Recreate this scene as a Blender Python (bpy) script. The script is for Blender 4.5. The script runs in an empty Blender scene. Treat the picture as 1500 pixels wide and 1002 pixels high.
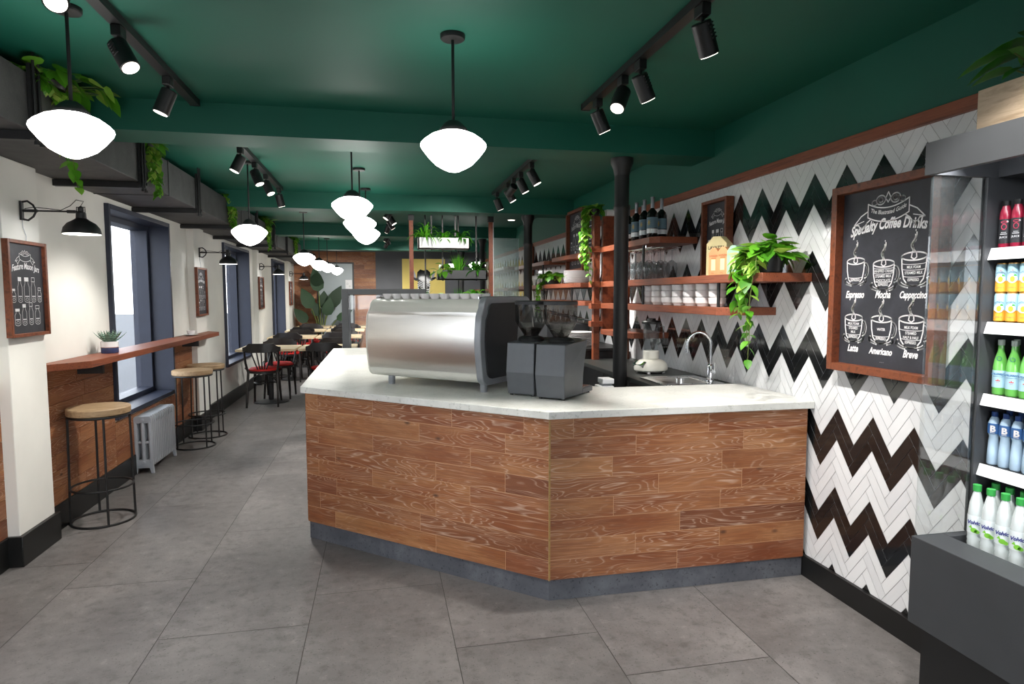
import bpy, math, random
from mathutils import Vector, Matrix
R = math.radians
PI = math.pi
rnd = random.Random(7)
COL = bpy.context.scene.collection

# ------------------------------------------------------------------ helpers
class MB:
    """collects geometry; every primitive goes through the current matrix M"""
    def __init__(s): s.v = []; s.f = []; s.m = []; s.M = Matrix(); s.mi = 0; s.sm = []
    def add(s, vs, fs, smooth=False):
        b = len(s.v)
        s.v += [tuple(s.M @ Vector(p)) for p in vs]
        for f in fs:
            s.f.append([b+i for i in f]); s.m.append(s.mi); s.sm.append(smooth)
    def box(s, x0, y0, z0, x1, y1, z1):
        s.add([(x0,y0,z0),(x1,y0,z0),(x1,y1,z0),(x0,y1,z0),(x0,y0,z1),(x1,y0,z1),(x1,y1,z1),(x0,y1,z1)],
              [(0,3,2,1),(4,5,6,7),(0,1,5,4),(1,2,6,5),(2,3,7,6),(3,0,4,7)])
        return s
    def lathe(s, prof, n=24, smooth=True):
        vs=[]; fs=[]
        for r,z in prof:
            r=max(r,1e-4)
            for i in range(n):
                a=2*PI*i/n; vs.append((r*math.cos(a), r*math.sin(a), z))
        for k in range(len(prof)-1):
            for i in range(n):
                j=(i+1)%n; fs.append((k*n+i,k*n+j,(k+1)*n+j,(k+1)*n+i))
        if prof[0][1] <= prof[-1][1]:
            fs.append(tuple(range(n-1,-1,-1))); fs.append(tuple((len(prof)-1)*n+i for i in range(n)))
        else:
            fs=[tuple(reversed(f)) for f in fs]
            fs.append(tuple(range(n))); fs.append(tuple((len(prof)-1)*n+i for i in range(n-1,-1,-1)))
        s.add(vs, fs, smooth); return s
    def cyl(s, p, r, z0, z1, n=20, r2=None):
        M=s.M; s.M=M@Matrix.Translation((p[0],p[1],0)); s.lathe([(r,z0),(r if r2 is None else r2,z1)],n); s.M=M; return s
    def tube(s, pts, r, n=8, closed=False):
        pts=[Vector(p) for p in pts]; m=len(pts); vs=[]; fs=[]
        rs = r if isinstance(r,(list,tuple)) else [r]*m
        up=None
        for i,p in enumerate(pts):
            if closed: t=pts[(i+1)%m]-pts[i-1]
            else: t=pts[min(i+1,m-1)]-pts[max(i-1,0)]
            t.normalize()
            if up is None:
                up=Vector((0,0,1)) if abs(t.z)<.9 else Vector((1,0,0))
            a=(up-t*up.dot(t)); 
            if a.length<1e-5: a=t.orthogonal()
            a.normalize(); up=a; b=t.cross(a)
            for k in range(n):
                an=2*PI*k/n; vs.append(p+(a*math.cos(an)+b*math.sin(an))*rs[i])
        K=m if closed else m-1
        for i in range(K):
            for k in range(n):
                j=(k+1)%n; i2=(i+1)%m; fs.append((i*n+k,i*n+j,i2*n+j,i2*n+k))
        if not closed:
            fs.append(tuple(range(n-1,-1,-1))); fs.append(tuple((m-1)*n+k for k in range(n)))
        s.add(vs,fs,True); return s
    def prism(s, poly, z0, z1):
        n=len(poly); s.add([(x,y,z0) for x,y in poly]+[(x,y,z1) for x,y in poly],
            [tuple(range(n-1,-1,-1)), tuple(range(n,2*n))]+[(i,(i+1)%n,n+(i+1)%n,n+i) for i in range(n)]); return s
    def prism_y(s, poly, y0, y1):      # polygon in x,z
        n=len(poly); s.add([(x,y0,z) for x,z in poly]+[(x,y1,z) for x,z in poly],
            [tuple(range(n)), tuple(range(2*n-1,n-1,-1))]+[((i+1)%n,i,n+i,n+(i+1)%n) for i in range(n)]); return s
    def prism_x(s, poly, x0, x1):      # polygon in y,z
        n=len(poly); s.add([(x0,y,z) for y,z in poly]+[(x1,y,z) for y,z in poly],
            [tuple(range(n-1,-1,-1)), tuple(range(n,2*n))]+[(i,(i+1)%n,n+(i+1)%n,n+i) for i in range(n)]); return s
    def quad(s, a,b,c,d): s.add([a,b,c,d],[(0,1,2,3)]); return s
    def stroke(s, pts, w, y=0.0):      # chalk stroke: thin raised ribbon in the x,z plane
        for i in range(len(pts)-1):
            x0,z0=pts[i]; x1,z1=pts[i+1]; dx,dz=x1-x0,z1-z0; L=math.hypot(dx,dz)
            if L<1e-6: continue
            nx,nz=-dz/L*w/2,dx/L*w/2; ex,ez=dx/L*w*.3,dz/L*w*.3
            s.add([(x0-nx-ex,y,z0-nz-ez),(x1-nx+ex,y,z1-nz+ez),(x1+nx+ex,y,z1+nz+ez),(x0+nx-ex,y,z0+nz-ez)],[(0,1,2,3)])
        return s
    def merge(s, verts, faces, smooth=False): s.add(verts, faces, smooth); return s
    def leaf(s, base, d, up, L, W, cup=.15, droop=.25):
        d=Vector(d).normalized(); up=Vector(up); up=(up-d*up.dot(d))
        if up.length<1e-4: up=d.orthogonal()
        up.normalize(); side=d.cross(up); b=Vector(base)
        prof=[(0,0),(.12,.38),(.35,.5),(.62,.4),(.85,.18),(1,0)]
        mid=[]; l=[]; r=[]
        for t,w in prof:
            c=b+d*(t*L)-up*(droop*L*t*t)
            mid.append(c); l.append(c+side*w*W+up*cup*w*W); r.append(c-side*w*W+up*cup*w*W)
        vs=mid+l[1:-1]+r[1:-1]; n=len(prof); fs=[]
        li=lambda i: 0 if i==0 else (n-1 if i==n-1 else n+i-1)
        ri=lambda i: 0 if i==0 else (n-1 if i==n-1 else n+(n-2)+i-1)
        for i in range(n-1):
            f=[i,i+1,li(i+1),li(i)]; f2=[ri(i),ri(i+1),i+1,i]
            g=[]; [g.append(q) for q in f if q not in g]
            h=[]; [h.append(q) for q in f2 if q not in h]
            if len(g)>2: fs.append(tuple(g))
            if len(h)>2: fs.append(tuple(h))
        s.add(vs,fs,True); return s

def mk(name, mb, mats, parent=None, bevel=0, seg=2, loc=None, rz=None, label=None):
    me=bpy.data.meshes.new(name); me.from_pydata(mb.v,[],mb.f); 
    mats=mats if isinstance(mats,(list,tuple)) else [mats]
    for m in mats: me.materials.append(m)
    me.polygons.foreach_set('material_index', mb.m); me.polygons.foreach_set('use_smooth', mb.sm); me.update()
    if any(mb.sm) or len(mb.f)>12:
        me.polygons.foreach_set('use_smooth',[True]*len(mb.f)); me.set_sharp_from_angle(angle=R(38))
    o=bpy.data.objects.new(name,me); COL.objects.link(o)
    if parent is not None: o.parent=parent
    if loc is not None: o.location=loc
    if rz is not None: o.rotation_euler=(0,0,rz)
    if label: o['label']=label
    if bevel:
        b=o.modifiers.new('bevel','BEVEL'); b.width=bevel; b.segments=seg; b.limit_method='ANGLE'; b.angle_limit=R(40)
    return o
def tag(o,label,cat,group=None):
    o['label']=label; o['category']=cat
    if group: o['group']=group
    return o
def thing(name,label,cat,loc=(0,0,0),rz=0,group=None):
    o=bpy.data.objects.new(name,None); COL.objects.link(o); o.location=loc; o.rotation_euler=(0,0,rz); o.empty_display_size=.1
    return tag(o,label,cat,group)
def struct(name,mb,mats,bevel=0,parent=None):
    o=mk(name,mb,mats,parent,bevel)
    if parent is None: o['kind']='structure'
    return o
def dup(o,parent=None,loc=None,rz=None,label=None,group=None):
    c=o.copy(); COL.objects.link(c)
    if parent is not None: c.parent=parent
    for ch in o.children: dup(ch,c)
    if loc is not None: c.location=loc
    if rz is not None: c.rotation_euler=(0,0,rz)
    if label: c['label']=label
    if group: c['group']=group
    return c
ORD=['first','second','third','fourth','fifth','sixth','seventh','eighth']

# ------------------------------------------------------------------ materials
def lin(c):
    if isinstance(c,str): c=tuple(int(c[i:i+2],16)/255 for i in (0,2,4))
    return tuple(x/12.92 if x<=.04045 else ((x+.055)/1.055)**2.4 for x in c)+(1,)
class NT:
    def __init__(s,name):
        s.mat=bpy.data.materials.new(name); s.mat.use_nodes=True; s.t=s.mat.node_tree; s.n=s.t.nodes; s.l=s.t.links
        s.p=s.n['Principled BSDF']; s.out=s.n['Material Output']
    def N(s,typ,**kw):
        n=s.n.new(typ)
        for k,v in kw.items():
            if k in n.inputs: n.inputs[k].default_value=v
            else: setattr(n,k,v)
        return n
    def L(s,a,b): s.l.new(a,b)
    def ramp(s,fac,stops,interp='LINEAR'):
        r=s.N('ShaderNodeValToRGB'); r.color_ramp.interpolation=interp
        e=r.color_ramp.elements
        while len(e)<len(stops): e.new(.5)
        for q,(p,c) in zip(e,stops): q.position=p; q.color=c if len(c)==4 else tuple(c)+(1,)
        s.L(fac,r.inputs[0]); return r.outputs[0]
    def math(s,op,a,b=None,clamp=False):
        m=s.N('ShaderNodeMath',operation=op,use_clamp=clamp)
        for i,x in enumerate((a,b)):
            if x is None: continue
            if isinstance(x,(int,float)): m.inputs[i].default_value=x
            else: s.L(x,m.inputs[i])
        return m.outputs[0]
    def mix(s,f,a,b,blend='MIX'):
        m=s.N('ShaderNodeMix',data_type='RGBA',blend_type=blend)
        for i,x in ((0,f),(6,a),(7,b)):
            if isinstance(x,(int,float,tuple)): m.inputs[i].default_value=x
            else: s.L(x,m.inputs[i])
        return m.outputs[2]
    def coords(s,scale=(1,1,1),kind='Object',off=None):
        t=s.N('ShaderNodeTexCoord'); mp=s.N('ShaderNodeMapping'); mp.inputs['Scale'].default_value=scale
        s.L(t.outputs[kind],mp.inputs[0])
        return mp.outputs[0]
    def noise(s,vec,scale,detail=3,rough=.5,dist=0):
        n=s.N('ShaderNodeTexNoise',Scale=scale,Detail=detail,Roughness=rough,Distortion=dist)
        s.L(vec,n.inputs['Vector']); return n.outputs['Fac']
    def bump(s,h,strength=.2,dist=.01):
        b=s.N('ShaderNodeBump',Strength=strength,Distance=dist); s.L(h,b.inputs['Height']); s.L(b.outputs[0],s.p.inputs['Normal'])

def pm(name,color,rough=.5,metal=0,var=.04,nscale=12,bump=0,emis=None,es=0,coat=0,spec=None):
    t=NT(name); c=lin(color)
    f=t.noise(t.coords(),nscale,4)
    dk=tuple(x*(1-var*2) for x in c[:3])+(1,); lt=tuple(min(1,x*(1+var*2)) for x in c[:3])+(1,)
    t.L(t.ramp(f,[(.3,dk),(.7,lt)]),t.p.inputs['Base Color'])
    t.p.inputs['Roughness'].default_value=rough; t.p.inputs['Metallic'].default_value=metal
    if coat: t.p.inputs['Coat Weight'].default_value=coat
    if spec is not None: t.p.inputs['Specular IOR Level'].default_value=spec
    if bump: t.bump(f,bump)
    if emis: t.p.inputs['Emission Color'].default_value=lin(emis); t.p.inputs['Emission Strength'].default_value=es
    return t.mat

def island_vec(t,axis_scale,off=(17.3,9.1,5.7)):
    tc=t.N('ShaderNodeTexCoord'); g=t.N('ShaderNodeNewGeometry')
    cm=t.N('ShaderNodeCombineXYZ')
    for i in range(3): t.L(t.math('MULTIPLY',g.outputs['Random Per Island'],off[i]),cm.inputs[i])
    va=t.N('ShaderNodeVectorMath',operation='ADD'); t.L(tc.outputs['Object'],va.inputs[0]); t.L(cm.outputs[0],va.inputs[1])
    mp=t.N('ShaderNodeMapping'); mp.inputs['Scale'].default_value=axis_scale; t.L(va.outputs[0],mp.inputs[0])
    return mp.outputs[0], g.outputs['Random Per Island']

def limed_oak(name):
    t=NT(name)
    v,r=island_vec(t,(1.6,1.6,11))
    n1=t.noise(v,1.1,2,.5,.35)
    rings=t.math('FRACT',t.math('MULTIPLY',n1,22))
    line=t.ramp(rings,[(0,(0,0,0)),(.36,(0,0,0)),(.5,(1,1,1)),(.62,(.3,.3,.3)),(.75,(0,0,0))])
    v2,_=island_vec(t,(7,7,170)); fine=t.noise(v2,1.0,4,.6)
    base=t.ramp(r,[(0,lin('7c4a2e')),(.2,lin('a9734a')),(.45,lin('99623c')),(.7,lin('b48052')),(.88,lin('8d5536')),(1,lin('b98354'))])
    v3,_=island_vec(t,(1.2,1.2,5)); blot=t.noise(v3,2.2,3)
    c=t.mix(t.ramp(blot,[(.35,(0,0,0)),(.7,(1,1,1))]),base,t.mix(1.0,base,lin('cfae90'),'MULTIPLY'))
    c=t.mix(t.math('MULTIPLY',t.ramp(fine,[(.42,(1,1,1)),(.6,(0,0,0))]),.35),c,lin('5b3119'))
    gate=t.ramp(t.noise(v3,1.3,2),[(.38,(.12,.12,.12)),(.6,(1,1,1))])
    lf=t.math('MULTIPLY',t.math('MULTIPLY',line,gate),t.ramp(fine,[(.35,(.35,.35,.35)),(.6,(1,1,1))]))
    c=t.mix(t.math('MULTIPLY',lf,.62),c,lin('d9bca6'))
    vk,_=island_vec(t,(2.2,2.2,4.5)); vo=t.N('ShaderNodeTexVoronoi',Scale=1.6); t.L(vk,vo.inputs['Vector'])
    knot=t.ramp(vo.outputs['Distance'],[(.03,(1,1,1)),(.09,(0,0,0))])
    c=t.mix(t.math('MULTIPLY',knot,.75),c,lin('32180d'))
    t.L(c,t.p.inputs['Base Color']); t.p.inputs['Roughness'].default_value=.55
    t.bump(lf,.15,.002)
    return t.mat

def fine_wood(name,c0,c1,scale=(3,40,40),rough=.45,gscale=2.0):
    t=NT(name); v,r=island_vec(t,scale)
    n=t.noise(v,gscale,5,.6,.4)
    c=t.ramp(n,[(.3,lin(c0)),(.52,lin(c1)),(.75,lin(c0))])
    t.L(c,t.p.inputs['Base Color']); t.p.inputs['Roughness'].default_value=rough; t.bump(n,.08,.002)
    return t.mat

def floor_mat():
    t=NT('vinyl_concrete_tile')
    v,r=island_vec(t,(1,1,1),(31,19,7))
    a=t.noise(v,2.2,8,.62); b=t.noise(v,17,6,.7); g=t.noise(v,120,2,.6)
    vx=t.noise(t.coords((3.5,12,1)),1.6,5,.6)
    base=t.ramp(a,[(.25,lin('585554')),(.5,lin('696665')),(.75,lin('7c7876'))])
    c=t.mix(t.ramp(b,[(.34,(.5,.5,.5)),(.5,(0,0,0))]),base,lin('454240'))
    c=t.mix(t.ramp(b,[(.58,(0,0,0)),(.75,(.6,.6,.6))]),c,lin('8a8683'))
    c=t.mix(t.ramp(g,[(.28,(.8,.8,.8)),(.38,(0,0,0))]),c,lin('3a3735'))
    c=t.mix(t.ramp(vx,[(.5,(0,0,0)),(.8,(.35,.35,.35))]),c,lin('7a7775'))
    tint=t.ramp(r,[(0,(.93,.93,.93)),(1,(1.05,1.04,1.04))])
    c=t.mix(1.0,c,tint,'MULTIPLY')
    t.L(c,t.p.inputs['Base Color'])
    t.L(t.ramp(a,[(.3,(.42,.42,.42)),(.7,(.56,.56,.56))]),t.p.inputs['Roughness']); t.bump(b,.12,.003)
    return t.mat
def stone(name,c0,c1,c2,speck,rough=.35,s=6,sp=90):
    t=NT(name); v=t.coords()
    a=t.noise(v,s,6,.6,.5); b=t.noise(v,sp,3,.6)
    c=t.ramp(a,[(.3,lin(c0)),(.5,lin(c1)),(.7,lin(c2))])
    c=t.mix(t.ramp(b,[(.3,(.7,.7,.7)),(.42,(0,0,0))]),c,lin(speck))
    t.L(c,t.p.inputs['Base Color']); t.p.inputs['Roughness'].default_value=rough; t.bump(b,.1,.002)
    return t.mat
def island_mat(name,cols,rough=.4,coat=0,noise_amt=.15,trans=0,metal=0,nscale=30):
    t=NT(name); v,r=island_vec(t,(1,1,1))
    n=len(cols); c=t.ramp(r,[(i/(n-1) if n>1 else 0,lin(q)) for i,q in enumerate(cols)] if n>1 else [(0,lin(cols[0])),(1,lin(cols[0]))])
    f=t.noise(v,nscale,3)
    c=t.mix(t.math('MULTIPLY',f,noise_amt),c,lin(cols[0]))
    t.L(c,t.p.inputs['Base Color']); t.p.inputs['Roughness'].default_value=rough; t.p.inputs['Metallic'].default_value=metal
    if coat: t.p.inputs['Coat Weight'].default_value=coat; t.p.inputs['Coat Roughness'].default_value=.05
    if trans:
        tr=t.N('ShaderNodeBsdfTranslucent'); t.L(c,tr.inputs[0]); mx=t.N('ShaderNodeMixShader'); mx.inputs[0].default_value=trans
        t.L(t.p.outputs[0],mx.inputs[1]); t.L(tr.outputs[0],mx.inputs[2]); t.L(mx.outputs[0],t.out.inputs[0])
    return t.mat
def thin_glass(name,tint='ffffff',haze=0.0,refl=1.0,hazecol='dfe8ea'):
    t=NT(name); t.n.remove(t.p)
    tr=t.N('ShaderNodeBsdfTransparent'); tr.inputs[0].default_value=lin(tint)
    gl=t.N('ShaderNodeBsdfGlossy'); gl.inputs['Roughness'].default_value=.02
    fr=t.N('ShaderNodeFresnel'); fr.inputs[0].default_value=1.5
    m=t.N('ShaderNodeMixShader'); gm=t.N('ShaderNodeNewGeometry'); t.L(t.math('MULTIPLY',t.math('MULTIPLY',fr.outputs[0],refl,True),t.math('SUBTRACT',1.0,gm.outputs['Backfacing']),True),m.inputs[0]); t.L(tr.outputs[0],m.inputs[1]); t.L(gl.outputs[0],m.inputs[2])
    o=m.outputs[0]
    if haze:
        d=t.N('ShaderNodeBsdfDiffuse'); 
        f=t.noise(t.coords((1,1,1)),3,2); t.L(t.ramp(f,[(.2,lin(hazecol)),(.9,lin(hazecol))]),d.inputs[0])
        m2=t.N('ShaderNodeMixShader'); m2.inputs[0].default_value=haze; t.L(o,m2.inputs[1]); t.L(d.outputs[0],m2.inputs[2]); o=m2.outputs[0]
    t.L(o,t.out.inputs[0]); return t.mat
def emit(name,color,strength):
    t=NT(name); t.p.inputs['Base Color'].default_value=lin(color); t.p.inputs['Emission Color'].default_value=lin(color); t.p.inputs['Emission Strength'].default_value=strength
    return t.mat
def brushed(name,c,rough=.28,stretch=(2,2,300)):
    t=NT(name); n=t.noise(t.coords(stretch),4,3)
    t.L(t.ramp(n,[(.3,tuple(x*.9 for x in lin(c)[:3])+(1,)),(.7,lin(c))]),t.p.inputs['Base Color'])
    t.p.inputs['Metallic'].default_value=1; t.p.inputs['Roughness'].default_value=rough
    t.p.inputs['Anisotropic'].default_value=.6; return t.mat

M={}
M['oak']=limed_oak('limed_oak_planks')
M['jointfill']=pm('plank_joint_filler','b98f6c',.7)
M['rail']=fine_wood('red_brown_wood','5f2d1c','8b4b30',(60,2,60) )
M['railx']=fine_wood('red_brown_wood_shelf','5d2b1a','874629',(4,4,4),.45,6)
M['frame']=fine_wood('frame_wood','4f2819','7c4227',(6,6,6),.45,5)
M['floor']=floor_mat()
M['slab']=stone('pale_stone_worktop','c8c8c2','d9d9d4','e4e4df','aeb0a8',.3,5,60)
M['plinth']=stone('dark_concrete','41434a','52545b','676a70','26272b',.75,4,70)
M['white_tile']=island_mat('glazed_white_tile',['d8d9dc','e3e4e6','dddee0'],.22,.3,.1)
M['black_tile']=island_mat('glazed_black_tile',['141516','1c1d1e','17181a'],.1,.6,.1)
M['grout']=pm('grout','a5a6a8',.8)
M['green']=pm('green_paint','0a5a49',.6,0,.03,2)
M['plaster']=pm('white_plaster','e6e5df',.75,0,.02,3,.03)
M['black']=pm('matt_black_metal','1b1b1c',.45,0,.05,20)
M['blackwood']=pm('black_lacquered_wood','1a1514',.35,0,.1,30)
M['base']=pm('black_baseboard','101111',.4,0,.05,10)
M['navy']=pm('navy_frame_paint','282e3f',.45,0,.04,8)
M['greywall']=pm('dark_grey_wall','606267',.7,0,.03,3)
M['greydoor']=pm('pale_grey_door','9ea8ad',.35,0,.03,3)
M['duct']=stone('speckled_duct_insulation','2f3030','3c3c3d','484848','6c6c6c',.6,9,320)
M['glass']=thin_glass('clear_glass')
M['winglass']=thin_glass('window_glass','f2f4f6',.06,1.0,'c9cdd6')
M['hazeglass']=thin_glass('pale_partition_glass','dfe8e8',.28,1.2,'b9c6c6')
M['smoke']=thin_glass('smoked_plastic','c6c6c3',.06,1.4,'5b5c5c')
M['glassware']=thin_glass('glassware','e2e5e6',.10,1.6,'aeb2b5')
M['leaf']=island_mat('pothos_leaves',['3f7d1a','5fa326','79b93a','b7cf5e','4c8f20','68ad2c'],.4,.1,.3,.3)
M['leafdark']=island_mat('dark_leaves',['17331a','1f4220','142b15'],.65,0,.3,.1)
M['leafgreen']=island_mat('mid_green_leaves',['2c6b1c','3f8a25','51a02d','2f7420'],.45,0,.3,.25)
M['leafbright']=island_mat('bright_leaves',['3c8f1d','5fb52c','86cf3c','4ba324'],.45,0,.3,.3)
M['stem']=pm('plant_stem','5d6b2b',.6)
M['soil']=pm('soil','2a1d14',.9,0,.2,60,.4)
M['mesh_white']=pm('white_planter','e8e9ea',.5)
M['ash']=fine_wood('pale_ash_top','cdb38c','e0cba6',(3,25,25),.45,2)
M['stoolwood']=fine_wood('weathered_oak_seat','8d7152','b29673',(3,18,18),.6,2)
M['crate']=fine_wood('bleached_planter_wood','a58e74','cdb79d',(12,3,20),.65,2)
M['red']=pm('red_seat_fabric','c41f1c',.7,0,.08,60,.1)
M['rad']=pm('grey_enamel_radiator','9a9fa6',.38,0,.03,10)
M['slate']=stone('chalkboard_slate','26272d','303138','3d3e46','2b2c33',.55,4,40)
M['chalk']=pm('white_chalk','e9e8ea',.9,0,.03,200)
M['steel']=brushed('brushed_steel','d8d5d0',.3)
M['chrome']=pm('chrome','d9dadc',.12,1,.01)
M['cream']=pm('cream_lacquer','d7d5cb',.35,0,.02,6,coat=.3)
M['greymetal']=pm('grey_side_panel','8f9297',.42,.3,.02,10)
M['darkgrey']=pm('charcoal_plastic','2d2e31',.5,0,.03,20)
M['grinder']=pm('slate_grey_grinder','55585c',.42,.1,.03,20)
M['fridge']=pm('charcoal_fridge','3a3c3f',.5,.0,.03,10)
M['fridgein']=pm('black_fridge_inside','151617',.4,0,.03,10)
M['whitemetal']=pm('white_rail','e9eaec',.4,0,.01,10)
M['ceramic']=pm('white_porcelain','e9e6e6',.25,0,.01,10,coat=.3)
M['lamp']=emit('opal_glass_lit','fffdf8',9.5)
M['spotlit']=emit('spot_lamp_lit','fff6e8',3)
M['shadeinner']=emit('sconce_inner_lit','fffaf0',1.6)
M['blackglass']=pm('black_glass','0d0d0e',.08,0,.02,5,coat=.5)
M['blackcounter']=pm('black_worktop','232624',.42,0,.06,6)
M['green_far']=M['green']

# text -> geometry
_tc={}
def text_geo(s,size,bold=0,shear=0,align='CENTER'):
    k=(s,size,bold,shear,align)
    if k not in _tc:
        c=bpy.data.curves.new('t','FONT'); c.body=s; c.size=size; c.offset=bold; c.shear=shear; c.align_x=align; c.resolution_u=3
        o=bpy.data.objects.new('t',c); me=bpy.data.meshes.new_from_object(o)
        _tc[k]=([tuple(v.co) for v in me.vertices],[tuple(p.vertices) for p in me.polygons])
        bpy.data.objects.remove(o); bpy.data.curves.remove(c); bpy.data.meshes.remove(me)
    return _tc[k]
def put_text(mb,s,x,z,size,y=0,bold=0,shear=0,sx=1,warp=None,align='CENTER',rot=0):
    v,f=text_geo(s,size,bold,shear,align); vs=[]
    for a,b,_ in v:
        a*=sx
        if rot: a,b=a*math.cos(rot)-b*math.sin(rot),a*math.sin(rot)+b*math.cos(rot)
        w=warp(a) if warp else 0
        vs.append((x+a,y,z+b+w))
    mb.merge(vs,f)

# ------------------------------------------------------------------ camera
F_PX,YAW,PIT,ROL=930,.20467,.074257,-.00142
f=Vector((math.sin(YAW)*math.cos(PIT),math.cos(YAW)*math.cos(PIT),-math.sin(PIT)))
rt=Vector((math.cos(YAW),-math.sin(YAW),0)); up=rt.cross(f)
rt,up=rt*math.cos(ROL)+up*math.sin(ROL), up*math.cos(ROL)-rt*math.sin(ROL)
cam=bpy.data.cameras.new('camera'); co=bpy.data.objects.new('camera',cam); COL.objects.link(co)
cam.sensor_width=36; cam.lens=F_PX/1500*36; cam.clip_start=.05
co.matrix_world=Matrix(((rt.x,up.x,-f.x,0),(rt.y,up.y,-f.y,0),(rt.z,up.z,-f.z,1.40),(0,0,0,1)))
bpy.context.scene.camera=co
vs=bpy.context.scene.view_settings
vs.view_transform='Standard'; vs.look='None'; vs.gamma=1; vs.exposure=0.0

# ------------------------------------------------------------------ setting
XR,XL,H=2.062,-1.909,2.418
YB,YF=15.3,-3.0
PIL=[(.25,.6),(3.65,4.01),(7.02,7.40),(10.42,10.80),(13.82,14.20)]
WIN=[(1.45,2.8),(5.06,6.41),(8.5,10.05),(12.15,13.6)]
# floor: plank tiles .6 wide in x with staggered ends
mb=MB(); w=.592; k=0; x=-.911-w*3
while x<3.7:
    y=-3+[0,.62,.31,.93][k%4]-1.2
    while y<YB+.2:
        x0,x1,y0,y1=max(x,-2.0)+.0015,min(x+w,3.7)-.0015,max(y,YF-.2)+.0015,min(y+1.2,YB+.2)-.0015
        if x1>x0 and y1>y0: mb.add([(x0,y0,0),(x1,y0,0),(x1,y1,0),(x0,y1,0)],[(0,1,2,3)])
        y+=1.2
    x+=w; k+=1
fl=struct('floor',mb,M['floor'])
mb=MB().box(-2.2,YF-.2,-.15,3.8,YB+.2,-.003); struct('floor_joint',mb,pm('floor_joint','4b4846',.8)); 
bpy.data.objects['floor_joint'].name='trim_1'
mb=MB().box(-2.25,YF-.1,H,3.8,YB+.1,H+.1); struct('ceiling',mb,M['green'])
for i,y in enumerate((.75,3.70,6.65,9.6,12.55)):
    struct('trim_%d'%(2+i),MB().box(XL,y,2.257,XR+(0 if y<12 else 1.6),y+.3,H+.01),M['green'])
# left wall with window openings
mb=MB(); zs=(.49,2.055); cur=YF
for a,b in WIN:
    mb.box(-2.2,cur,0,XL,a,H); mb.box(-2.2,a,0,XL,b,zs[0]); mb.box(-2.2,a,zs[1],XL,b,H); cur=b
mb.box(-2.2,cur,0,XL,YB,H); struct('wall_left',mb,M['plaster'])
for i,(a,b) in enumerate(PIL):
    struct('trim_%d'%(10+i),MB().box(XL-.01,a,0,-1.841,b,2.0955),M['plaster'],.004)
# baseboard left following pillars
mb=MB(); cur=YF
for a,b in PIL:
    mb.box(XL-.005,cur,0,XL+.022,a,.158); mb.box(XL-.005,a-.02,0,-1.841+.02,b+.02,.16); cur=b
mb.box(XL-.005,cur,0,XL+.022,YB,.158)
struct('baseboard_left',mb,M['base'],.003)
# right wall: upper green and lower backing, tiles
struct('wall_right',MB().box(XR,YF,2.05,XR+.15,12.4,H+.01).box(XR,12.4,2.05,XR+.15,12.41,H),M['green'])
mb=MB().box(XR+.003,YF,0,XR+.15,12.4,2.06); struct('wall_right_backing',mb,M['grout']).name='trim_7'
def clip(poly,y0,y1,z0,z1):
    for ax,lim,sg in ((0,y0,1),(0,y1,-1),(1,z0,1),(1,z1,-1)):
        out=[]
        for i in range(len(poly)):
            p,q=poly[i],poly[(i+1)%len(poly)]; dp,dq=(p[ax]-lim)*sg,(q[ax]-lim)*sg
            if dp>=0: out.append(p)
            if (dp>=0)!=(dq>=0):
                t=dp/(dp-dq); out.append((p[0]+(q[0]-p[0])*t,p[1]+(q[1]-p[1])*t))
        poly=out
        if len(poly)<3: return None
    return poly
mb=MB(); hp=.10725; amp=.1476; LW=4.0; g=.022
# u,v lattice units of one tile width; u -> (-h,+a) (towards camera, up), v -> (+h,+a)
hh,aa=hp/LW,amp/LW
def uv(u,v): return (2.532+(-u+v)*hh, .875+(u+v)*aa)
for row in range(-26,40):
    blk = (row%5) in (0,4)
    for col in range(-60,60):
        ou,ov=row+col*LW, row-col*LW
        for (a,b,c,d) in ((0,LW,0,1),(LW,LW+1,1-LW,1)):
            p=[uv(ou+a+g-LW-1,ov+c+g-1),uv(ou+b-g-LW-1,ov+c+g-1),uv(ou+b-g-LW-1,ov+d-g-1),uv(ou+a+g-LW-1,ov+d-g-1)]
            if max(q[0] for q in p)<.3 or min(q[0] for q in p)>12.4 or max(q[1] for q in p)<.05 or min(q[1] for q in p)>2.07: continue
            p=clip(p,.3,12.4,.05,2.07)
            if not p: continue
            mb.mi=1 if blk else 0
            mb.add([(XR-.001,y,z) for y,z in p],[tuple(range(len(p)))])
# make faces look to -x
o=struct('wall_right_tiles',mb,[M['white_tile'],M['black_tile']]); o.name='trim_8'
struct('baseboard_right',MB().box(XR-.02,YF,0,XR+.01,12.4,.105),M['base'],.003)
struct('trim_9',MB().box(XR-.022,1.5,2.045,XR+.01,12.4,2.096),M['rail'],.003)
# back wall
mb=MB().box(-2.0,YB,0,3.8,YB+.15,H+.01); struct('wall_back',mb,M['greywall'])
def planks(name,L,z0,rows,rh,joints=None,seed=1,th=.012,parent=None,cuts=None):
    """plank face in local x (0..L), z; front at y=0 looking to -y"""
    r=random.Random(seed); mb=MB(); g=.0013
    for i in range(rows):
        zt=z0+rh*(rows-i); zb=zt-rh
        if joints: xs=[0]+list(joints[i])+[L]
        else:
            xs=[0]; x=r.uniform(.1,.7)
            while x<L-.08: xs.append(x); x+=r.uniform(.35,.75)
            xs.append(L)
        for a,b in zip(xs,xs[1:]): mb.box(a+g,0,zb+g,b-g,th,zt-g)
    return mb
mb=planks('',1.89,0,24,.1,seed=4)
o=struct('wall_back_planks',mb,M['oak']); o.location=(-1.975,YB-.013,0); o.name='trim_20'
# side niche wall on far right
struct('wall_far_right',MB().box(3.7,12.4,0,3.8,YB,H).box(2.2,12.3,0,3.8,12.4,H),M['greywall']).name='wall_side'
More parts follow.
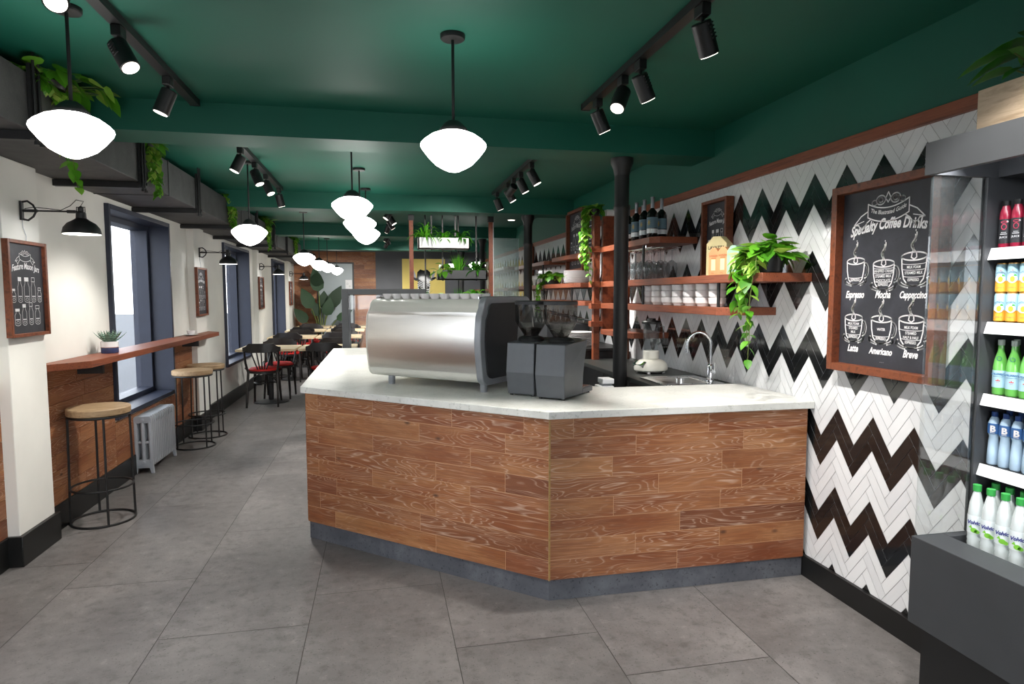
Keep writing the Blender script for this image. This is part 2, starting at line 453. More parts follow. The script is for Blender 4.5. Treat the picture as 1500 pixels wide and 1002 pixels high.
# wainscot on left wall below the bar
def wain(y0,y1,z1,seed,name):
    rows=round((z1-.158)/.095); mb=planks('',y1-y0,.158,rows,(z1-.158)/rows,seed=seed)
    o=mk(name,mb,M['oak']); o.location=(XL+.013,y0,0); o.rotation_euler=(0,0,R(90)); o['kind']='structure'; return o
wain(4.01,5.045,.955,5,'trim_21'); wain(5.045,6.43,.475,6,'trim_22'); wain(6.43,7.02,.955,8,'trim_23'); wain(.6,1.44,.955,9,'trim_24'); wain(1.44,2.81,.475,10,'trim_25'); wain(2.81,3.65,.955,12,'trim_26')
# windows
def ring_box(mb,x0,x1,y0,y1,z0,z1,w):
    mb.box(x0,y0,z0,x1,y0+w,z1); mb.box(x0,y1-w,z0,x1,y1,z1); mb.box(x0,y0+w,z0,x1,y1-w,z0+w); mb.box(x0,y0+w,z1-w,x1,y1-w,z1)
for i,(a,b) in enumerate(WIN):
    mb=MB(); ring_box(mb,-2.05,XL+.03,a,b,zs[0],zs[1],.035)
    w_=struct('window_%d'%(i+1),mb,M['navy'],.003)
    mb=MB(); ring_box(mb,-2.19,-2.05,a+.001,b-.001,zs[0]+.001,zs[1]-.001,.075); mk('window_sash',mb,M['navy'],w_,.003)
    mk('window_pane',MB().box(-2.150,a+.07,zs[0]+.07,-2.144,b-.07,zs[1]-.07),M['winglass'],w_)
# added opening behind the camera, unseen: mullioned glazing that lets daylight onto the foreground
mb=MB(); mb.box(-2.2,YF-.1,0,-1.8,YF,H); mb.box(1.9,YF-.1,0,2.2,YF,H); mb.box(-1.8,YF-.1,2.2,1.9,YF,H); mb.box(-1.8,YF-.1,0,1.9,YF,.3)
struct('wall_front',mb,M['greywall'])
mb=MB()
for x in (-1.8,-.6,.6,1.84): mb.box(x,YF-.08,.3,x+.06,YF-.02,2.2)
mb.box(-1.8,YF-.08,.3,1.9,YF-.02,.36); mb.box(-1.8,YF-.08,2.14,1.9,YF-.02,2.2)
w_=struct('window_5',mb,M['navy']); mk('window_pane',MB().box(-1.75,YF-.055,.35,1.85,YF-.05,2.15),M['glass'],w_)
# outside: street ground and pavement
mb=MB().box(-60,-60,-.3,60,60,-.2); o=mk('street_ground',mb,pm('pale_paving','3f4247',.8)); o.name='floor_outside'; o['kind']='structure'
# door in the back wall
d=struct('door_1',MB().box(-1.377,YB-.04,0,-.614,YB-.016,2.12),M['greydoor'])
mb=MB(); 
for a in ((-1.41,-1.377),(-.614,-.58)): mb.box(a[0],YB-.05,0,a[1],YB-.014,2.155)
mb.box(-1.377,YB-.05,2.12,-.614,YB-.014,2.155); mk('door_frame',mb,M['black'],d)
mk('door_panel',MB().box(-1.15,YB-.046,.1,-1.12,YB-.04,2.1).box(-.9,YB-.046,.1,-.88,YB-.04,2.1),M['greydoor'],d)
t=thing('door_notice','small white notice taped to the pale grey back door','notice',(-.70,YB-.041,1.6))
mk('sheet',MB().box(-.075,-.004,-.15,.075,0,.15),M['whitemetal'],t)
mb=MB()
for q in ((-.03,.06,.02),(.02,.0,.015),(-.01,-.08,.02)): mb.stroke([(q[0]+q[2]*math.cos(a/8*2*PI),q[1]+q[2]*math.sin(a/8*2*PI)) for a in range(9)],.004,-.005)
mk('drawing',mb,M['greymetal'],t)
# black upper side column at the fridge
struct('trim_27',MB().box(XR-.06,.6,2.097,XR+.01,1.55,H),M['fridgein'])

# ------------------------------------------------------------------ duct on the left
t=thing('air_duct','long dark speckled rectangular air duct running above the left windows','duct',(0,0,0))
mk('duct_body',MB().box(XL+.001,.5,2.097,-1.435,YB-.02,2.335),M['duct'],t,.004)
for y in (2.5,4.9,7.3,9.7,12.1): mk('duct_seam',MB().box(XL+.001,y,2.093,-1.430,y+.012,2.340),M['duct'],t)
for i,y in enumerate((1.9,3.12,4.36,5.6,6.85,8.1,9.35,10.6,11.85)):
    b=thing('duct_bracket','black threaded-rod bracket under the air duct, %s from the viewer'%ORD[min(i,7)] if i<8 else 'farthest black threaded-rod bracket under the air duct','bracket',(0,y,0),0,'brackets carrying the air duct')
    mk('rail',MB().box(XL,-.02,2.058,-1.40,.02,2.075).box(XL,-.02,2.075,-1.40,-.012,2.094).box(XL,.012,2.075,-1.40,.02,2.094),M['black'],b)
    mk('upright',MB().box(-1.432,-.035,2.06,-1.418,.035,2.37),M['black'],b)
    for s in (-.022,.022): mk('rod',MB().cyl((-1.412,s),.006,2.04,H,8),M['black'],b)
    mk('nut',MB().cyl((-1.412,-.022),.011,2.036,2.05,6).cyl((-1.412,.022),.011,2.036,2.05,6),M['black'],b)

# ------------------------------------------------------------------ columns
def column(x,y,r,label,near=True):
    t=thing('column',label,'column',(x,y,0))
    mk('shaft',MB().lathe([(r,0),(r,1.93),(r*1.12,1.94),(r*1.12,1.955),(r,1.97),(r*1.02,2.15)],28),M['black'],t)
    mk('capital',MB().lathe([(r*1.02,2.15),(r*1.2,2.19),(r*1.55,2.225),(r*1.55,2.257)],28),M['black'],t)
    mk('foot',MB().lathe([(r*1.5,0),(r*1.5,.05),(r*1.1,.09)],28),M['black'],t)
column(1.514,3.86,.046,'slim round black iron column behind the counter, nearest the viewer')
column(1.59,6.80,.046,'round black iron column standing behind the coffee machine beside the hanging planters')
column(1.56,9.75,.042,'third round black column, far back under the third beam')
column(1.61,12.7,.042,'farthest black column, before the grey back wall')

# ------------------------------------------------------------------ pendants
def pendant(label,loc,zc,group,first=None):
    t=thing('pendant_lamp',label,'pendant lamp',(loc[0],loc[1],0),0,group)
    mk('globe',MB().lathe([(0,zc-.105),(.022,zc-.101),(.05,zc-.088),(.075,zc-.073),(.102,zc-.045),(.126,zc-.014),(.131,zc-.003),(.129,zc+.006),(.118,zc+.018),(.09,zc+.038),(.06,zc+.05),(.05,zc+.052)],40),M['lamp'],t)
    mk('fitter_cap',MB().lathe([(.058,zc+.044),(.058,zc+.058),(.052,zc+.066),(.036,zc+.085),(.022,zc+.095),(.010,zc+.098)],32),M['black'],t)
    mk('rod',MB().cyl((0,0),.006,zc+.09,H-.012,12),M['black'],t)
    mk('ceiling_plate',MB().lathe([(.02,H-.02),(.046,H-.018),(.049,H-.012),(.049,H)],28),M['black'],t)
pg='opal glass pendant lamps'
pendant('white opal pendant lamp hanging at upper left before the air duct, the largest',(-1.07,2.6),1.995,pg)
pendant('white opal pendant lamp hanging over the front floor above the coffee machine',(.297,2.57),1.992,pg)
pendant('white opal pendant lamp, first of the middle row behind the front beam',(-.165,4.3),1.98,pg)
pendant('white opal pendant lamp, second of the middle row, between two overlapping ones',(-.148,5.35),1.98,pg)
pendant('white opal pendant lamp, last and lowest looking of the middle row',(-.118,6.33),1.99,pg)
for i,(x,y,z) in enumerate(((-.975,5.25,1.885),(-.90,8.2,1.86),(-.92,10.4,1.885),(-.92,12.0,1.91),(-.87,13.8,1.92))):
    pendant(['white opal pendant lamp before the second window, under the trailing plant','white opal pendant lamp over the first tables, nearest of the far left row','white opal pendant lamp, second of the far left row','white opal pendant lamp, third of the far left row','farthest white opal pendant lamp before the grey back door'][i],(x,y),z,pg)
pendant('white opal pendant lamp seen behind the black hanging planter, near the right red post',(1.50,9.9),1.86,pg)
pendant('white opal pendant lamp half hidden behind the plants of the black hanging planter',(1.27,11.4),1.90,pg)

# ------------------------------------------------------------------ track lights
def aim(dx,dy,dz): return Vector((dx,dy,dz)).normalized()
def track(name,x,y0,y1,heads,where,power=60):
    t=thing('track_rail','long black rail '+where,'track rail',(x,0,0),0,'ceiling track rails')
    mk('rail',MB().box(-.022,y0,H-.032,.022,y1,H).box(-.0225,y0,H-.018,.0225,y1,H-.012),M['black'],t)
    mk('end_cap',MB().box(-.024,y1,H-.034,.024,y1+.012,H),M['black'],t)
    for i,(y,dx,dy,dz,lit) in enumerate(heads):
        s=thing('spotlight','%s black spotlight %s'%(ORD[i],where),'spotlight',(x,y,H-.03),0,'spotlights on the track rails')
        mk('adapter',MB().box(-.017,-.03,-.042,.017,.03,-.003),M['black'],s,.003)
        mk('joint',MB().cyl((0,0),.007,-.075,-.04,10),M['black'],s)
        d=aim(dx,dy,dz); q=(-d).to_track_quat('Z','Y').to_matrix().to_4x4()   # local +Z = back of head
        c=Vector((0,0,-.075))+d*.035
        mb=MB(); mb.M=Matrix.Translation(c)@q; mb.lathe([(.030,-.06),(.0345,-.058),(.0345,.048),(.031,.052),(.0,.052)],28); mk('housing',mb,M['black'],s)
        mb=MB(); mb.M=Matrix.Translation(c)@q
        for k in range(5): mb.box(.030,-.012,.038-k*.012,.038,.012,.043-k*.012)
        mk('fins',mb,M['black'],s)
        mb=MB(); mb.M=Matrix.Translation(c)@q; mb.lathe([(.0295,-.0615),(.0295,-.058),(.0,-.058)],28); mk('lens',mb,M['spotlit'],s)
        if lit:
            L=bpy.data.lights.new('spot_beam','SPOT'); L.energy=power*lit; L.spot_size=R(75); L.spot_blend=.6; L.shadow_soft_size=.03; L.color=(1,.96,.9)
            lo=bpy.data.objects.new('spot_beam',L); COL.objects.link(lo); lo.parent=s; lo.location=c+d*.07; lo.rotation_euler=(-d).to_track_quat('Z','Y').to_euler()
track('a',1.097,.6,3.33,[(1.1,.5,.2,-.8,1),(2.07,.45,.25,-.9,.8),(2.60,.5,.2,-.9,.65),(2.80,-.4,-.35,-.8,1.2),(3.14,.45,.1,-.9,.5)],'of the front right ceiling track over the counter')
track('b',-.927,1.0,3.65,[(2.20,.2,-.6,-.6,1),(2.66,.45,-.25,-.8,1),(3.22,-.35,-.05,-.9,1)],'of the front left ceiling track before the first beam')
track('c',1.13,4.2,6.30,[(4.72,.45,-.1,-.85,1),(5.10,.45,-.05,-.9,1),(5.38,-.35,.9,-.55,1.0),(5.62,.5,-.05,-.85,1),(6.15,.4,.1,-.9,1)],'of the ceiling track behind the first beam, shelf side')
track('d',-.90,4.55,6.38,[(4.62,-.4,-.1,-.85,1),(5.12,.35,-.15,-.85,1),(5.60,.4,-.2,-.85,1),(6.28,.2,.2,-.9,1)],'of the ceiling track behind the first beam, window side')
track('e',.13,7.05,8.9,[(7.2,-.55,-.1,-.8,1),(7.7,.5,-.1,-.8,1),(8.2,.5,.3,-.8,1),(8.7,-.3,.5,-.8,1.3)],'of the ceiling track between second and third beam')
track('f',.14,9.95,12.3,[(10.2,-.5,.5,-.8,1.6),(10.9,.3,.9,-.6,5),(11.7,-.3,.9,-.6,3)],'of the ceiling track between third and fourth beam, with added heads')  # heads aimed at the back wall are added to brighten it
t=thing('recessed_downlight','small round white recessed downlight in the green ceiling beside the black column','downlight',(1.771,8.56,H))
mk('bezel',MB().lathe([(.05,-.006),(.06,-.004),(.06,0)],28),M['whitemetal'],t); mk('diffuser',MB().lathe([(.046,-.008),(.046,-.004)],28),M['spotlit'],t)

# ------------------------------------------------------------------ wall sconces
def sconce(y,label):
    t=thing('wall_sconce',label,'wall lamp',(-1.841,y,1.845),0,'black swing arm wall lamps')
    mk('wall_plate',MB().box(0,-.012,-.05,.012,.012,.05),M['black'],t,.002)
    mb=MB(); mb.tube([(.01,0,.045),(.035,0,.05),(.06,0,.03),(.075,0,0),(.06,0,-.03),(.035,0,-.05),(.01,0,-.045)],.0055); mb.tube([(.012,0,0),(.08,0,0)],.008); mk('bracket',mb,M['black'],t)
    mk('arm',MB().tube([(.07,0,0),(.27,.0,-.0)],.0045),M['black'],t); mk('arm_joint',MB().tube([(.22,0,0),(.26,0,0)],.009),M['black'],t)
    mb=MB(); mb.M=Matrix.Translation((.285,0,0)); mb.lathe([(.092,-.118),(.089,-.105),(.084,-.085),(.066,-.062),(.038,-.045),(.025,-.035),(.023,-.005),(.016,.0)],32); mk('shade',mb,M['black'],t)
    mb=MB(); mb.M=Matrix.Translation((.285,0,0)); mb.lathe([(.088,-.1195),(.088,-.114),(.0,-.114)],32); mk('shade_inside',mb,M['shadeinner'],t)
    mb=MB(); mb.M=Matrix.Translation((.285,0,0)); mb.lathe([(.014,0),(.014,.022),(.004,.03)],16); mb.tube([(-.02,0,-.01),(-.02,0,.024),(.02,0,.024),(.02,0,-.01)],.003); mk('lamp_holder',mb,M['black'],t)
    mk('cable',MB().tube([(.285,0,.03),(.30,0,.055),(.265,0,.062),(.235,0,.03),(.19,0,.006),(.12,0,.014),(.06,0,.018),(.02,0,.01)],.002,6),M['black'],t)
    mk('wall_cable',MB().tube([(.006,0,-.045),(.006,.005,-.09),(.006,.03,-.13),(.006,.025,-.165)],.0018,6),M['greymetal'],t)
    L=bpy.data.lights.new('sconce_bulb','POINT'); L.energy=1.2; L.shadow_soft_size=.03
    lo=bpy.data.objects.new('sconce_bulb',L); COL.objects.link(lo); lo.parent=t; lo.location=(.285,0,-.15)
sconce(3.83,'black swing-arm wall lamp above the nearest chalkboard, left of the first window')
sconce(7.2,'black swing-arm wall lamp before the second window')
sconce(10.6,'black swing-arm wall lamp before the third window')
sconce(14.0,'farthest black swing-arm wall lamp, against the wooden back wall')

# ------------------------------------------------------------------ chalkboards
def board_base(name,label,loc,rz,w,h,fw,depth,group=None,frame='frame'):
    t=thing(name,label,'chalkboard',loc,rz,group)
    mk('slate_panel',MB().box(-w/2+.004,-depth*.35,.004,w/2-.004,-.004,h-.004),M['slate'],t)
    mb=MB(); mb.box(-w/2,-depth,0,-w/2+fw,0,h); mb.box(w/2-fw,-depth,0,w/2,0,h); mb.box(-w/2+fw,-depth,0,w/2-fw,0,fw); mb.box(-w/2+fw,-depth,h-fw,w/2-fw,0,h)
    mk('frame',mb,M[frame],t,.002); return t
def ell(cx,cz,rx,rz,a0,a1,n=18): return [(cx+rx*math.cos(R(a0+(a1-a0)*i/n)),cz+rz*math.sin(R(a0+(a1-a0)*i/n))) for i in range(n+1)]
def ornament(mb,cx,cz,s,y):
    st=lambda p,w=.006: mb.stroke([(cx+a*s,cz+b*s) for a,b in p],w*s,y)
    arc=lambda x0,x1,z,k:[(x0+(x1-x0)*i/12, z-k*(1-(2*i/12-1)**2)) for i in range(13)]
    st(arc(-.125,.125,.035,.03)); st(arc(-.125,.125,-.03,.03)); st([(-.125,.035),(-.125,-.03)]); st([(.125,.035),(.125,-.03)])
    for sg in (-1,1):
        st([(sg*.125,.0),(sg*.17,-.02),(sg*.215,-.06),(sg*.185,-.062),(sg*.165,-.095),(sg*.13,-.055),(sg*.105,-.04)])
        st([(sg*.215,-.06),(sg*.15,-.045)],.004)
        st(ell(sg*.045,.045,.028,.022,0,360)); st(ell(sg*.045,.045,.013,.011,-60,270)); st(ell(sg*.085,.036,.016,.012,0,360))
    st([(0,.03),(.016,.05),(0,.078),(-.016,.05),(0,.03)])
def cup(mb,cx,cz,sx,sz,lines,y):
    W=.0058
    st=lambda p,w=1: mb.stroke([(cx+a*sx,cz+b*sz) for a,b in p],W*w,y)
    st(ell(0,.06,.07,.02,0,360,24)); st([(-.07,.06),(-.066,.0),(-.055,-.05),(-.035,-.075)]); st([(.07,.06),(.066,.0),(.055,-.05),(.035,-.075)])
    st(ell(0,-.07,.037,.014,180,360)); st(ell(.075,.0,.028,.045,-75,95)); st(ell(.072,.0,.017,.032,-70,90),.8)
    st(ell(0,-.062,.085,.033,150,250)); st(ell(0,-.062,.085,.033,-60,30)); st(ell(0,-.055,.072,.03,200,340),.7)
    st([(-.012,.075),(-.016,.055),(.0,.045),(.014,.055),(.012,.075)],.9); st([(-.016,.075),(-.004,.092),(.012,.076)],.8)
    wav=lambda x0,z0,z1,am,ph:[(x0+am*math.sin(PI*2*.8*k/9+ph)*(1-.3*k/9),z0+(z1-z0)*k/9) for k in range(10)]
    st(wav(-.006,.09,.165,-.013,0),1.0); st(wav(.002,.09,.175,-.012,.25),1.0); st(wav(-.003,.10,.145,-.013,.1),1.1); st([(.004,.182),(.004,.187)],.7)
    for (tx,z,ln) in lines:
        if ln:
            hw=.066-max(0,(.03-z))*.13; st(ell(0,z+.016,hw,.006,180,360,10),.4)
        put_text(mb,tx,cx,cz+(z-.009)*sz,.0155,y,.0003,0,.82)
y=-.0235
t=board_base('menu_board','large wood-framed chalkboard menu of specialty coffee drinks on the zigzag tiled wall',(XR-.002,2.259,1.06),R(-90),.572,.812,.033,.06)
mb=MB(); y=-.0225
ornament(mb,0,.690,.86,y)
put_text(mb,'The Illustrated Guide',0,.682,.024,y,.0003,.25,.9,lambda a:-.022*(1-(a/.105)**2)+.008)
put_text(mb,'Specialty Coffee Drinks',-.006,.588,.060,y,.0019,.35,.70,lambda a:.032*math.cos(a*6)-.010)
rows=[('Espresso','Mocha','Cappuccino'),('Latte','Americano','Breve')]
con=[[[('ESPRESSO',-.055,1)],[('WHIPPED CREAM',.02,1),('STEAMED MILK',-.008,1),('CHOCOLATE',-.032,0),('ESPRESSO',-.055,1)],[('MILK FOAM',.01,1),('STEAMED MILK',-.018,1),('ESPRESSO',-.052,1)]],
     [[('MILK FOAM',.025,0),('STEAMED',-.002,1),('MILK',-.025,0),('ESPRESSO',-.055,1)],[('WATER',.0,0),('ESPRESSO',-.055,1)],[('MILK FOAM',.02,0),('STEAMED',-.008,1),('HALF & HALF',-.03,0),('ESPRESSO',-.055,1)]]]
for i in range(2):
    for j in range(3):
        cx=(-.168,-.010,.142)[j]; cz=(.430,.195)[i]+(.012,-.008,.010)[j]*(1 if i==0 else .0); sx=(.74,.80,.86)[j] if i==0 else (.74,.78,.86)[j]; sz=(.70,.74,.80)[j] if i==0 else (.72,.70,.78)[j]
        cup(mb,cx,cz,sx,sz,con[i][j],y); put_text(mb,rows[i][j],cx,(.325,.090)[i],.042 if len(rows[i][j])<9 else .038,y,.0014,.35,.72)
put_text(mb,'- - - -',0,.055,.01,y)
mk('chalk_drawing',mb,M['chalk'],t)

def jars_board(label,loc,rz,w,h,group=None,depth=.03,fw=.018,frame='frame',lean=0):
    t=board_base('chalkboard',label,loc,rz,w,h,fw,depth,group,frame)
    y=-depth*.35-.0015; mb=MB(); s=w/.38; v=h/.50
    ornament(mb,0,.418*v,.44*s,y)
    put_text(mb,'Feature Mason Jars',0,.338*v,.046*s,y,.0010,.3,.74,lambda a:.016*s*math.cos(a*12/s))
    for (zz,row) in ((.175*v,((-.125,.55,.8,1),(-.065,1,.9,1),(.0,1,1.15,1),(.065,1,.9,0),(.125,.6,.8,0))),(.055*v,((-.10,.68,1.15,1),(-.035,.85,.9,1),(.03,.9,.85,0),(.095,.78,1.1,0)))):
        for x,hh_,ww,fill in row:
            x*=s; H_=.135*v*hh_; W_=.022*s*ww
            mb.stroke([(x-W_*.55,zz+H_*.82),(x-W_*.6,zz+H_*.75),(x-W_,zz+H_*.62),(x-W_,zz+.015*s)]+ell(x,zz+.014*s,W_,.010*s,180,360,10)+[(x+W_,zz+H_*.62),(x+W_*.6,zz+H_*.75),(x+W_*.55,zz+H_*.82)],.0026*s,y)
            a=zz+H_*.84; b=zz+H_
            if fill: mb.add([(x-W_*.8,y,a),(x+W_*.8,y,a),(x+W_*.8,y,b),(x-W_*.8,y,b)],[(0,1,2,3)])
            else: mb.stroke([(x-W_*.75,a),(x+W_*.75,a),(x+W_*.75,b),(x-W_*.75,b),(x-W_*.75,a)],.003*s,y)
            mb.stroke([(x-W_*.7,zz+.035*v),(x+W_*.7,zz+.035*v)],.005*s,y); mb.stroke(ell(x,zz+.02*v,W_*.6,.006*s,0,360,10),.002*s,y)
    mk('chalk_drawing',mb,M['chalk'],t)
    return t
g_='mason jar chalkboards on the window wall'
for (y_,lb) in ((3.81,'wood-framed mason jar chalkboard on the nearest white pillar under the wall lamp'),(7.18,'wood-framed chalkboard on the white pillar before the second window'),(10.61,'narrow wood-framed chalkboard on the pillar before the third window'),(14.0,'farthest wood-framed chalkboard, beside the tall leafy plant')):
    jars_board(lb,(-1.839,y_+.01,1.185),R(90),.38,.50,g_)
jars_board('wood-framed mason jar chalkboard standing behind the coffee cartons on the tiled wall',(2.055,3.0,1.505),R(-90),.30,.475,None,.05,.02)
# move to exact place
t=bpy.data.objects['chalkboard.004']; t.location=(2.055,3.60,1.505)
# tall boards on the far shelf
def list_board(label,loc,w,h):
    t=board_base('chalkboard',label,loc,R(-90),w,h,.02,.05)
    mb=MB(); y=-.05*.35-.0015
    put_text(mb,'ESPRESSO',0,h-.10,.06,y,.002,0,.8,lambda a:.03*math.cos(a*9)-.01)
    mb.stroke([(-.05,h-.13),(.05,h-.13)],.006,y)
    for r_ in range(9):
        for c_ in range(4):
            x=-w*.32+c_*w*.21; mb.stroke([(x,h-.18-r_*.038),(x+w*.13,h-.18-r_*.038)],.010,y)
    mk('chalk_writing',mb,M['chalk'],t)
list_board('narrow chalkboard price list standing on the far top shelf, right of the taller board',(2.035,5.95,1.7975),.28,.40)
t=jars_board('tall wood-framed chalkboard hanging behind the far top shelf',(2.05,6.42,1.64),R(-90),.58,.64,None,.06,.03)
jars_board('small chalkboard on the far end of the shelf wall beside the black column',(2.05,8.6,1.66),R(-90),.4,.42,None,.04,.02)

# ------------------------------------------------------------------ counter
C0=Vector((-.416,3.749)); C1=Vector((.7365,2.724)); U=(C1-C0).normalized(); V=Vector((-U.y,U.x)); angL=math.atan2(U.y,U.x); LL=(C1-C0).length
CX1=2.04
t=thing('counter','L-shaped service counter clad in limed oak planks with pale stone worktop','counter',(0,0,0))
jl=[[.093,.502,1.015,1.418],[.226,.813,1.319],[.095,.501,1.123],[.225,.915,1.318],[.094,.495,1.119],[.231,.913],[.1,.813],[.216,.912,1.319]]
jr=[[.849,1.515],[1.151,1.699],[1.036,1.588],[1.265,1.695],[1.043,1.583],[1.376],[1.153,1.583],[1.365]]
o=mk('plank_front',planks('',LL+.005,.10,8,.0934,jl),M['oak'],t); o.location=(C0.x-V.x*.012,C0.y-V.y*.012,0); o.rotation_euler=(0,0,angL)
o=mk('plank_front',planks('',CX1-C1.x+.003,.10,8,.0934,[[q-C1.x for q in r_] for r_ in jr]),M['oak'],t); o.location=(C1.x-.003,C1.y-.012,0)
o=mk('plank_side',planks('',2.6,.10,8,.0934,seed=3),M['oak'],t); o.location=(C0.x-.012,6.36,0); o.rotation_euler=(0,0,R(-90))
inner=[(CX1,3.30),(1.24,3.32),(.2,4.25),(.2,6.36)]
o=mk('joint_fill',MB().box(.001,.0006,.101,LL+.004,.0115,.846),M['jointfill'],t); o.location=(C0.x-V.x*.012,C0.y-V.y*.012,0); o.rotation_euler=(0,0,angL)
o=mk('joint_fill',MB().box(.001,.0006,.101,CX1-C1.x+.002,.0115,.846),M['jointfill'],t); o.location=(C1.x-.003,C1.y-.012,0)
mk('plinth',MB().prism([(C0.x,6.36),(C0.x,C0.y),(C1.x,C1.y),(CX1,C1.y)]+inner,0,.10),M['plinth'],t)
mk('body',MB().prism([(C0.x+.005,6.36),(C0.x+.005,C0.y+.002),(C1.x,C1.y+.008),(CX1,C1.y+.008)]+inner,.10,.847),M['fridgein'],t)
mk('corner_trim',MB().box(C1.x-.006,C1.y-.0155,.10,C1.x+.002,C1.y-.008,.847),fine_wood('trim_brass','8a6a3a','a5834c'),t)
mk('worktop',MB().prism([(C0.x-.035,6.40),(C0.x-.035,C0.y-.008),(C1.x-.012,C1.y-.036),(CX1+.02,C1.y-.036),(CX1+.02,3.33),(1.25,3.345),(.23,4.27),(.23,6.40)],.847,.882),M['slab'],t,.003)

# ------------------------------------------------------------------ espresso machine
A0=Vector((.061,3.756)); A1=Vector((.566,3.299)); u=(A1-A0).normalized(); v=Vector((-u.y,u.x)); an=math.atan2(u.y,u.x)
t=thing('espresso_machine','large brushed steel and cream espresso machine on the pale worktop','coffee machine',(A0.x,A0.y,.882),an)
def barrel(x0,x1,prof): 
    return MB().prism_x(prof,x0,x1)
def outline(dep,zb,zt,r,bul,y0,n=8):
    P=[]
    def arc(cy,cz,a0,a1):
        for i in range(n+1):
            a=R(a0+(a1-a0)*i/n); P.append((cy+r*math.cos(a),cz+r*math.sin(a)))
    arc(y0+r,zb+r,270,180)
    for i in range(1,8):
        q=i/8; P.append((y0-bul*math.sin(PI*q),zb+r+(zt-zb-2*r)*q))
    arc(y0+r+.02,zt-r,180,90); arc(y0+dep-r,zt-r,90,0); arc(y0+dep-r,zb+r,0,-90)
    return P[::-1]
body=outline(.50,.045,.495,.05,.018,-.035)
mb=MB(); 
mb.prism_x(body,-.135,.625)
for i in range(len(mb.sm)): mb.sm[i]=len(mb.f[i])==4
mk('body_shell',mb,M['cream'],t)
# steel skin on front
def skin(z0,z1,x0,x1,off,mat,name):
    P=[]
    for i in range(13):
        z=z0+(z1-z0)*i/12; q=(z-.095)/(.445-.095); P.append((-.035-.018*math.sin(PI*max(0,min(1,q)))-off,z))
    mb=MB(); vs_=[];fs_=[]
    for yy,z in P: vs_+= [(x0,yy,z),(x1,yy,z)]
    n=len(P)
    for i in range(n-1): fs_.append((2*i,2*i+1,2*i+3,2*i+2))
    for yy,z in P: vs_+= [(x0,yy+off+.004,z),(x1,yy+off+.004,z)]
    fs_+= [(0,2*n,2*n+1,1),(2*n-2,2*n-1,4*n-1,4*n-2)]
    mb.add(vs_,fs_,True); mk(name,mb,mat,t)
skin(.098,.425,-.135,.622,.003,M['steel'],'steel_front')
rim=outline(.53,.035,.51,.06,.02,-.05); 
def scale_prof(p,k,cy=.2,cz=.27): return [((a-cy)*k+cy,(b-cz)*(k-.01)+cz) for a,b in p]
mk('end_panel',MB().prism_x(rim,.625,.665),M['greymetal'],t,.006)
mk('end_cap',MB().prism_x(body,-.155,-.1352),M['cream'],t,.012)
mk('side_inset',MB().prism_x(scale_prof(rim,.86),.668,.675),M['darkgrey'],t)
mb=MB().prism_x([(.33,.07)]+[(.33+.14*1-.17*math.sin(R(a)) ,.27-.2*math.cos(R(a))) for a in range(10,171,16)]+[(.33,.47),(.47,.46),(.47,.07)][1:],.674,.679); mk('side_crescent',mb,M['greymetal'],t)
for x,yy in ((.0,.0),(.68-.04,.0),(.0,.4),(.64,.4)):
    mb=MB(); mb.M=Matrix.Translation((x,yy,0)); mb.lathe([(.019,0),(.019,.012),(.02,.014),(.02,.05)],20); mk('foot',mb,M['greymetal'] if yy==0 else M['black'],t)
mb=MB(); mb.box(-.10,.43,.495,.60,.435,.508); mb.box(-.10,.02,.495,-.095,.435,.508); mb.box(.595,.02,.495,.60,.435,.508); mk('cup_rail',mb,M['chrome'],t)
for k,z in enumerate((.42,.27)):
    yy=.22
    mk('steam_lever',MB().box(-.215,yy,z-.02,-.16,yy+.04,z+.005).tube([(-.18,yy+.02,z),(-.215,yy+.0,z+.03),(-.24,yy-.02,z-.01)],.006),M['whitemetal'],t)
for k in range(3):
    x=.05+k*.2; mk('group_head',MB().cyl((x,.50),.035,.16,.26,20).tube([(x,.5,.2),(x,.62,.17)],.012),M['chrome'],t)
mk('drip_tray',MB().box(-.10,.40,.045,.60,.62,.075),M['darkgrey'],t)
mk('tray_back',MB().box(-.12,.40,.075,.62,.47,.49),M['darkgrey'],t)
# cups on the machine
cupm=None; n=0
def cup_mb(r=.034,h=.030): return MB().lathe([(r*.62,0),(r*.66,.003),(r*.95,h*.55),(r,h),(r*.93,h),(r*.86,h*.5),(r*.5,h*.2)],18)
for row in range(2):
    for k in range(10):
        p=A0+u*(-.06+k*.069)+v*(.05+row*.09)
        if cupm is None:
            cupm=mk('espresso_cup',cup_mb(),M['ceramic']); c=cupm
        else: c=cupm.copy(); COL.objects.link(c)
        c.location=(p.x,p.y,.882+.4952)
        tag(c,'white espresso cup on top of the coffee machine, %s from the left, %s row'%((ORD+['ninth','tenth'])[k],['front','rear'][row]),'cup','white cups on top of the coffee machine')

